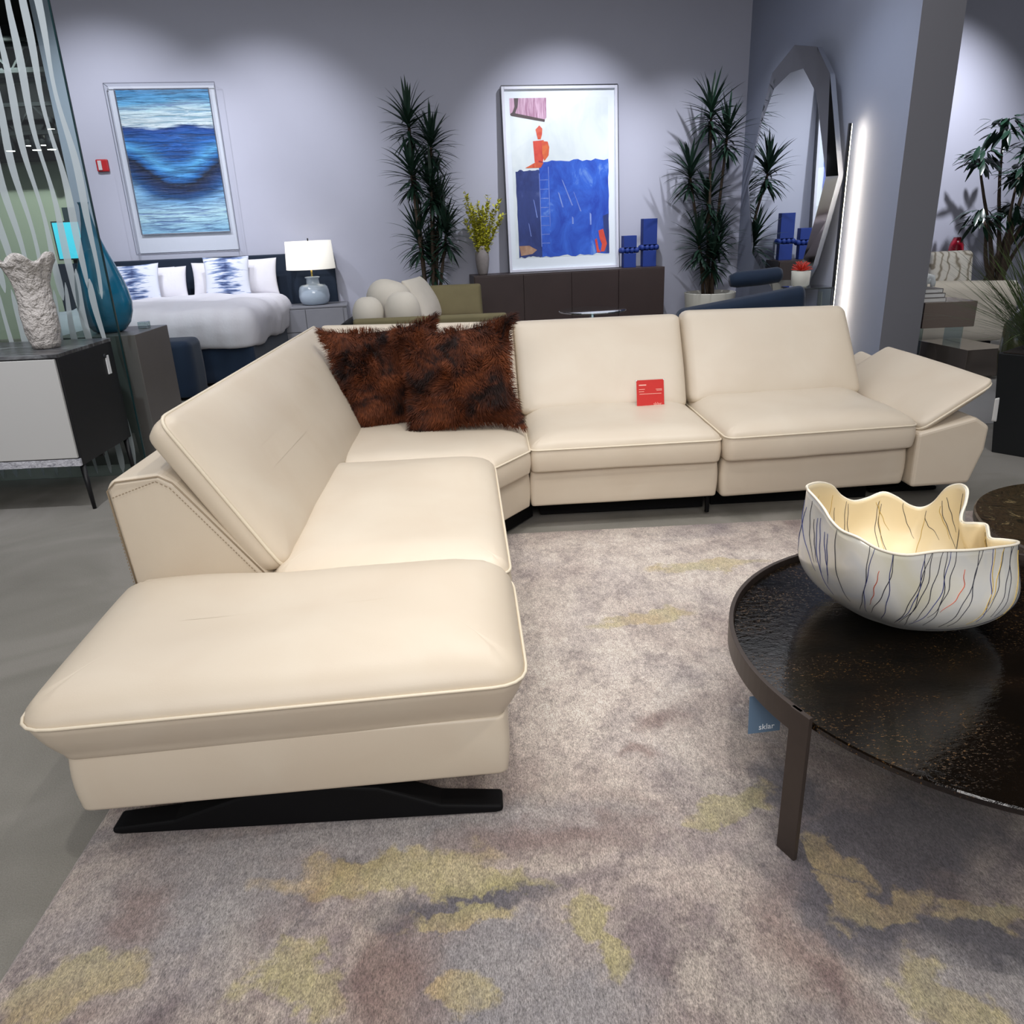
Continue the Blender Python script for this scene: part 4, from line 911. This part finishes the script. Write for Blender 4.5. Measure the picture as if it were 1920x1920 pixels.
# olive sofa
of = tag(empty('low_sofa', (-.55, 8.5, 0)), 'low olive and cream sofa behind the brown fur pillows', 'sofa')
cushion('seat', [(-.75, -.85), (.78, -.85), (.78, .72), (-.75, .72)], .1, .46, M['lilac'], of, rc=.05, rt=.05, rb=.02, puff=.02)
for x, y in ((-.65, -.8), (.7, -.8), (-.65, .6), (.7, .6)): G().tube([(x, y, 0), (x, y, .12)], .02).build('foot', M['base_black'], of)
slab('arm', [(-.72, -.95, .1), (.76, -.95, .1), (.76, -.95, .655), (-.70, -.95, .655)], [(-.72, -.84, .1), (.76, -.84, .1), (.76, -.84, .655), (-.70, -.84, .655)], M['olive'], of, rc=.03, rt=.03, rb=.03, puff=.01)
slab('backrest', [(-.84, .72, .1), (-.84, -.93, .1), (-.84, -.93, .62), (-.84, .72, .62)], [(-.73, .72, .1), (-.73, -.93, .1), (-.73, -.93, .62), (-.73, .72, .62)], M['base_black'], of, rc=.03, rt=.03, rb=.03, puff=.0)
def soft(name, loc, w, h, t_, rz, lean, m, label):
    o = pillow(name, w, h, t_, m, pinch=.03); o.location = loc; o.rotation_euler = (R(lean), 0, R(rz)); tag(o, label, 'cushion'); return o
def roundc(loc, rx, ry, rz_, m, label, rot=(0, 0, 0)):
    g = G(); n = 14; g.lathe([(max(.001, math.sin(math.pi*k/n))**.72*1, -math.cos(math.pi*k/n)) for k in range(n+1)], 28)
    g.V = [Vector((v.x*rx, v.y*ry, v.z*rz_)) for v in g.V]; o = g.build('sofa_cushion', m, None, True); o.location = loc; o.rotation_euler = rot; tag(o, label, 'cushion'); return o
roundc((-1.14, 7.86, .665), .155, .17, .175, M['cream_fabric'], 'round-ended cream cushion at the left end of the olive sofa arm')
roundc((-.80, 7.86, .68), .175, .17, .195, M['cream_fabric'], 'round-ended cream cushion second from the left above the olive sofa arm')
roundc((-.98, 8.35, .76), .24, .24, .20, M['cream_fabric'], 'large cream back cushion behind the two round-ended cushions', (0, .3, 0))
soft('sofa_cushion', (-.66, 8.75, .72), .75, .50, .22, 80, -28, M['cream_fabric'], 'tall cream cushion leaning on the sofa just left of the olive back cushion')
slab_o = slab('back_cushion', [(-.62, 8.95, .50), (-.02, 8.95, .50), (-.03, 9.03, .835), (-.60, 9.03, .835)], [(-.62, 9.08, .5), (-.02, 9.08, .5), (-.03, 9.14, .83), (-.60, 9.14, .83)], M['olive'], rc=.03, rt=.03, rb=.03, puff=.03)
tag(slab_o, 'olive green back cushion at the far end of the low sofa', 'cushion')

# ------------------------------------------------------------ right bay
rt = tag(empty('side_table', (4.19, 7.2, 0)), 'taupe lacquer side table of two stacked boxes beside the grey wall end', 'side table')
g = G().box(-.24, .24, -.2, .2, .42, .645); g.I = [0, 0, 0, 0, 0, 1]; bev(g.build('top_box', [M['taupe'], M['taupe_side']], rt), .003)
g = G().hexa([(-.09, .09, .03), (-.01, -.57, .03), (.41, -.52, .03), (.33, .14, .03), (-.09, .09, .27), (-.01, -.57, .27), (.41, -.52, .27), (.33, .14, .27)]); bev(g.build('lower_box', M['smoke_mirror'], rt), .003)
G().box(-.22, -.212, -.18, .1, 0, .42).build('acrylic_panel', M['tabletop_glass'], rt)
G().box(.15, .158, -.18, .1, .27, .42).build('acrylic_panel', M['tabletop_glass'], rt)
for k, (x1, lab) in enumerate(((4.155, 'bottom white book of the stack on the taupe side table'), (4.14, 'middle white book of the stack on the taupe side table'), (4.115, 'top white book of the stack, under the small white sculpture'))):
    e = tag(empty('book', (0, 0, .645+k*.040)), lab, 'book', None)
    G().box(3.955+k*.002, x1-.004, 7.035, 7.26, .004, .034).build('pages', M['paper'], e)
    g = G().box(3.95+k*.002, x1, 7.03, 7.265, 0, .0035); g.box(3.95+k*.002, x1, 7.03, 7.265, .0345, .038); g.box(x1-.003, x1, 7.03, 7.265, 0, .038); g.build('cover', mat('book_cover_%d' % k, (150-k*16, 146-k*16, 144-k*16), .6), e)
g = G(); g.tube([(3.99, 7.12, .765), (3.985, 7.12, .83), (4.01, 7.12, .865), (4.045, 7.12, .855), (4.06, 7.12, .81), (4.062, 7.12, .775)], [.02, .026, .03, .03, .024, .018], 12)
g.tube([(4.02, 7.12, .86), (4.02, 7.12, .80)], [.024, .018], 10)
o = g.build('small_sculpture', mat('glossy_white_ceramic', (216, 222, 224), .15), None, True); tag(o, 'small glossy white sculpture on top of the book stack', 'sculpture')
ws = tag(empty('white_sofa', (4.95, 8.6, 0)), 'white sofa in the right bay behind the taupe side table', 'sofa')
slab('backrest', [(-.48, -.45, .08), (.62, -.45, .08), (.72, -.42, .68), (-.48, -.42, .72)], [(-.48, -.15, .08), (.62, -.15, .08), (.72, -.15, .68), (-.48, -.15, .72)], M['cream_fabric'], ws, rc=.12, rt=.08, rb=.05, puff=.03)
cushion('seat', [(-.48, -.2), (.7, -.2), (.7, .8), (-.48, .8)], .08, .5, M['cream_fabric'], ws, rc=.1, rt=.08, rb=.02, puff=.03)
G().box(.22, .45, -.40, -.1, .004, .08).build('foot', M['base_black'], ws)
t = NT('veined_print'); v = t.coord(); wv = t.new('ShaderNodeTexWave'); wv.inputs['Scale'].default_value = 3; wv.inputs['Distortion'].default_value = 14; wv.inputs['Detail'].default_value = 3; t.link(v, wv.inputs[0])
t.link(t.ramp(wv.outputs['Fac'], [(.0, srgb(140, 132, 118)), (.22, srgb(206, 202, 194)), (.6, srgb(214, 212, 206))]), t.b.inputs['Base Color']); t.set(Roughness=.85)
o = slab('patterned_cushion', [(4.95, 8.72, .60), (5.42, 8.72, .60), (5.42, 8.78, .98), (4.95, 8.78, .98)], [(4.95, 8.86, .6), (5.42, 8.86, .6), (5.42, 8.92, .98), (4.95, 8.92, .98)], t.m, rc=.04, rt=.03, rb=.03, puff=.03); tag(o, 'white cushion with grey veined print on the white sofa', 'cushion')
# leafy tree
def ovate(g, p, az, el, L, w, i=0):
    d = Vector((math.cos(az)*math.cos(el), math.sin(az)*math.cos(el), math.sin(el))); side = Vector((-math.sin(az), math.cos(az), 0)); up = side.cross(d); q = Vector(p); V = []
    for k in range(6):
        u = k/5; ww = w*math.sin(math.pi*min(.97, max(.04, u)))**.8; c = q+d*L*u+Vector((0, 0, -L*.35*u*u)); V += [c-side*ww+up*ww*.2, c, c+side*ww+up*ww*.2]
    g.add(V, [(3*k, 3*k+1, 3*k+4, 3*k+3) for k in range(5)]+[(3*k+1, 3*k+2, 3*k+5, 3*k+4) for k in range(5)], i)
tr_ = tag(empty('leafy_tree', (6.75, 10.4, 0)), 'dark green broad-leaved potted tree by the far right wall', 'plant'); rnd = random.Random(12)
G().lathe([(.22, 0), (.27, .5), (.25, .5), (.24, .44)], 32, cap=True).build('pot', M['white_pot'], tr_, True)
clumps = [(-.42, 0, 1.98), (-.12, .1, 2.3), (.18, -.1, 2.05), (-.35, -.1, 1.25), (.1, .05, 1.30), (.45, 0, 1.7), (.35, .0, 2.4), (-.02, -.2, 1.75), (.5, .1, 1.2)]
for k, (x, y, z) in enumerate(clumps):
    b0 = Vector((rnd.uniform(-.1, .1), rnd.uniform(-.06, .06), .45)); P = [b0.lerp(Vector((x, y, z)), u)+Vector((math.sin(u*5+k)*.03, 0, 0)) for u in [j/7 for j in range(8)]]
    G().tube(P, [.034-.003*j for j in range(8)], 7).build('branch', M['bark'], tr_, True)
    g = G()
    for j in range(52):
        az = rnd.uniform(0, 6.283); r = rnd.uniform(0, .18); ovate(g, (x+r*math.cos(az), y+r*math.sin(az), z+rnd.uniform(-.04, .16)), az+rnd.gauss(0, .4), rnd.uniform(-.9, .5), rnd.uniform(.16, .25), rnd.uniform(.026, .038))
    g.build('foliage', M['leaf2'], tr_, True)
o = G().lathe([(.07, 0), (.12, .05), (.13, .5), (.09, .95), (.05, 1.05)], 28).build('red_vase', M['red_vase'], None, True); o.location = (6.50, 10.95, 0); tag(o, 'red floor vase behind the trunk of the leafy tree', 'vase')
# grass planter
gp = tag(empty('grass_planter', (3.34, 4.52, 0)), 'tapered black planter with long ornamental grass at the right edge', 'plant')
g = G(); a, b, h = .155, .20, .615
g.hexa([(-a, -a, 0), (a, -a, 0), (a, a, 0), (-a, a, 0), (-b, -b, h), (b, -b, h), (b, b, h), (-b, b, h)])
o = bev(g.build('planter', M['planter'], gp), .004); o.rotation_euler = (0, 0, R(38))
o = G().box(-b+.02, b-.02, -b+.02, b-.02, h, h+.006).build('soil', M['soil'], gp); o.rotation_euler = (0, 0, R(38))
g = G(); rnd = random.Random(8)
for k in range(520):
    az = rnd.uniform(0, 6.283); r = rnd.uniform(0, .12); el = R(rnd.uniform(35, 88)); leaf_strip(g, (r*math.cos(az), r*math.sin(az), h), az+rnd.gauss(0, .3), el, rnd.uniform(.45, .95), rnd.uniform(.0022, .0038), rnd.uniform(.2, .9), 6, .1)
o = g.build('grass_blades', M['grass'], gp, True); o['kind'] = 'stuff'
o = G().lathe([(.2, 0), (.3, .06), (.33, .3), (.32, .55), (.25, .66), (.13, .74), (.11, .78), (.11, .9), (.125, .91)], 40).build('floor_bottle', M['oliveglass'], None, True); o.location = (4.42, 6.0, 0); tag(o, 'big dark olive glass floor bottle behind the ornamental grass', 'vase')

# ------------------------------------------------------------ camera
F_, P_, RO, YA, HC = 1450., R(20.4), R(2.35), R(1.4), 1.45
f = Vector((math.sin(YA)*math.cos(P_), math.cos(YA)*math.cos(P_), -math.sin(P_))); r = Vector((math.cos(YA), -math.sin(YA), 0)); u = r.cross(f)
r2 = r*math.cos(RO)-u*math.sin(RO); u2 = r*math.sin(RO)+u*math.cos(RO)
cam = bpy.data.cameras.new('camera'); cam.sensor_width = 36; cam.lens = 36*F_/1920; cam.clip_start = .05; cam.clip_end = 60
co = bpy.data.objects.new('camera', cam); COL.objects.link(co)
mw = Matrix((r2, u2, -f)).transposed().to_4x4(); mw.translation = Vector((0, 0, HC)); co.matrix_world = mw
SC.camera = co

# ------------------------------------------------------------ lights
def spot(name, loc, aim, w, deg, col=(1, 1, 1), blend=.5, size=.05):
    l = bpy.data.lights.new(name, 'SPOT'); l.energy = w; l.spot_size = R(deg); l.spot_blend = blend; l.color = col; l.shadow_soft_size = size
    o = bpy.data.objects.new(name, l); COL.objects.link(o); o.location = loc
    o.rotation_euler = (Vector(aim)-Vector(loc)).to_track_quat('-Z', 'Y').to_euler(); return o
def area(name, loc, aim, w, sx, sy, col=(1, 1, 1)):
    l = bpy.data.lights.new(name, 'AREA'); l.energy = w; l.shape = 'RECTANGLE'; l.size = sx; l.size_y = sy; l.color = col
    o = bpy.data.objects.new(name, l); COL.objects.link(o); o.location = loc
    o.rotation_euler = (Vector(aim)-Vector(loc)).to_track_quat('-Z', 'Y').to_euler(); return o
cool = (.91, .925, 1); warm = (1, .93, .82); neu = (1, .97, .93)
for s_, d_, zt, w_, dg in ((-4.1, -2.2, 1.9, 270, 74), (-2.4, -2.2, 1.5, 290, 74), (1.1, -2.2, 1.7, 370, 66), (2.6, -2.0, 1.0, 240, 64), (6.0, -2.1, 1.6, 620, 84)):
    spot('wall_spot', B(s_, d_, 4.2), B(s_, 0, zt), w_, dg, cool, .9)
spot('sofa_spot', (.6, 2.6, 4.2), (-.1, 3.3, .4), 140, 66, neu, .8)
spot('sofa_spot', (-.9, 1.0, 4.2), (-.5, 2.0, .4), 115, 62, neu, .8)
spot('sofa_spot', (2.2, 2.4, 4.2), (1.6, 3.9, .4), 130, 60, neu, .8)
spot('table_spot', (2.3, .9, 4.2), (.9, 1.9, .3), 150, 46, warm, .6, .04)
spot('screen_fill', (-2.2, 2.6, 4.2), (-2.9, 5.0, 1.2), 330, 62, cool, .9)  # added lamp, brightens the etched screen stripes
spot('mirror_spot', (1.9, 7.0, 4.2), W(7.6, 0, .8), 110, 70, (.82, .88, 1), .9)
spot('bay_spot', (.6, 7.2, 4.2), (-.2, 8.6, .3), 160, 55, neu, .8)
spot('bay_spot', (-3.4, 7.0, 4.2), (-3.3, 9.0, .5), 150, 66, cool, .8)
spot('bay_spot', (5.0, 7.0, 4.2), (4.9, 8.4, .5), 200, 70, neu, .8)
spot('far_spot', (-6.0, 10.6, 3.9), (-6.3, 13.2, 1.4), 420, 100, neu, .8)
area('soft_fill', (-.5, 4.5, 4.25), (-.5, 4.5, 0), 210, 8, 7, (.93, .94, 1))  # added ambient fill below the dark ceiling
area('soft_fill', (.2, -1.4, 4.1), (.2, 2.4, .3), 110, 4, 2, (1, .975, .955))  # added soft fill from the camera side, for faces turned forward
area('front_fill', (-.4, -3.4, 4.0), (-.2, 2.4, .3), 200, 5, 1.6, (1, .965, .95))  # added fill behind the camera, brightens the front faces; not a real fixture
spot('bowl_fill', (.1, -.3, 4.0), (1.15, 1.85, .6), 60, 17, neu, .6)  # added narrow fill for the front of the bowl
spot('rug_spot', (.4, 1.6, 4.2), (.35, 2.4, 0), 110, 40, neu, .8)
wd = bpy.data.worlds.new('world'); SC.world = wd; wd.use_nodes = True
wd.node_tree.nodes['Background'].inputs[0].default_value = (.55, .58, .65, 1); wd.node_tree.nodes['Background'].inputs[1].default_value = .4
vs = SC.view_settings; vs.view_transform = 'Standard'; vs.look = 'None'; vs.exposure = 0; vs.gamma = 1; vs.use_curve_mapping = False
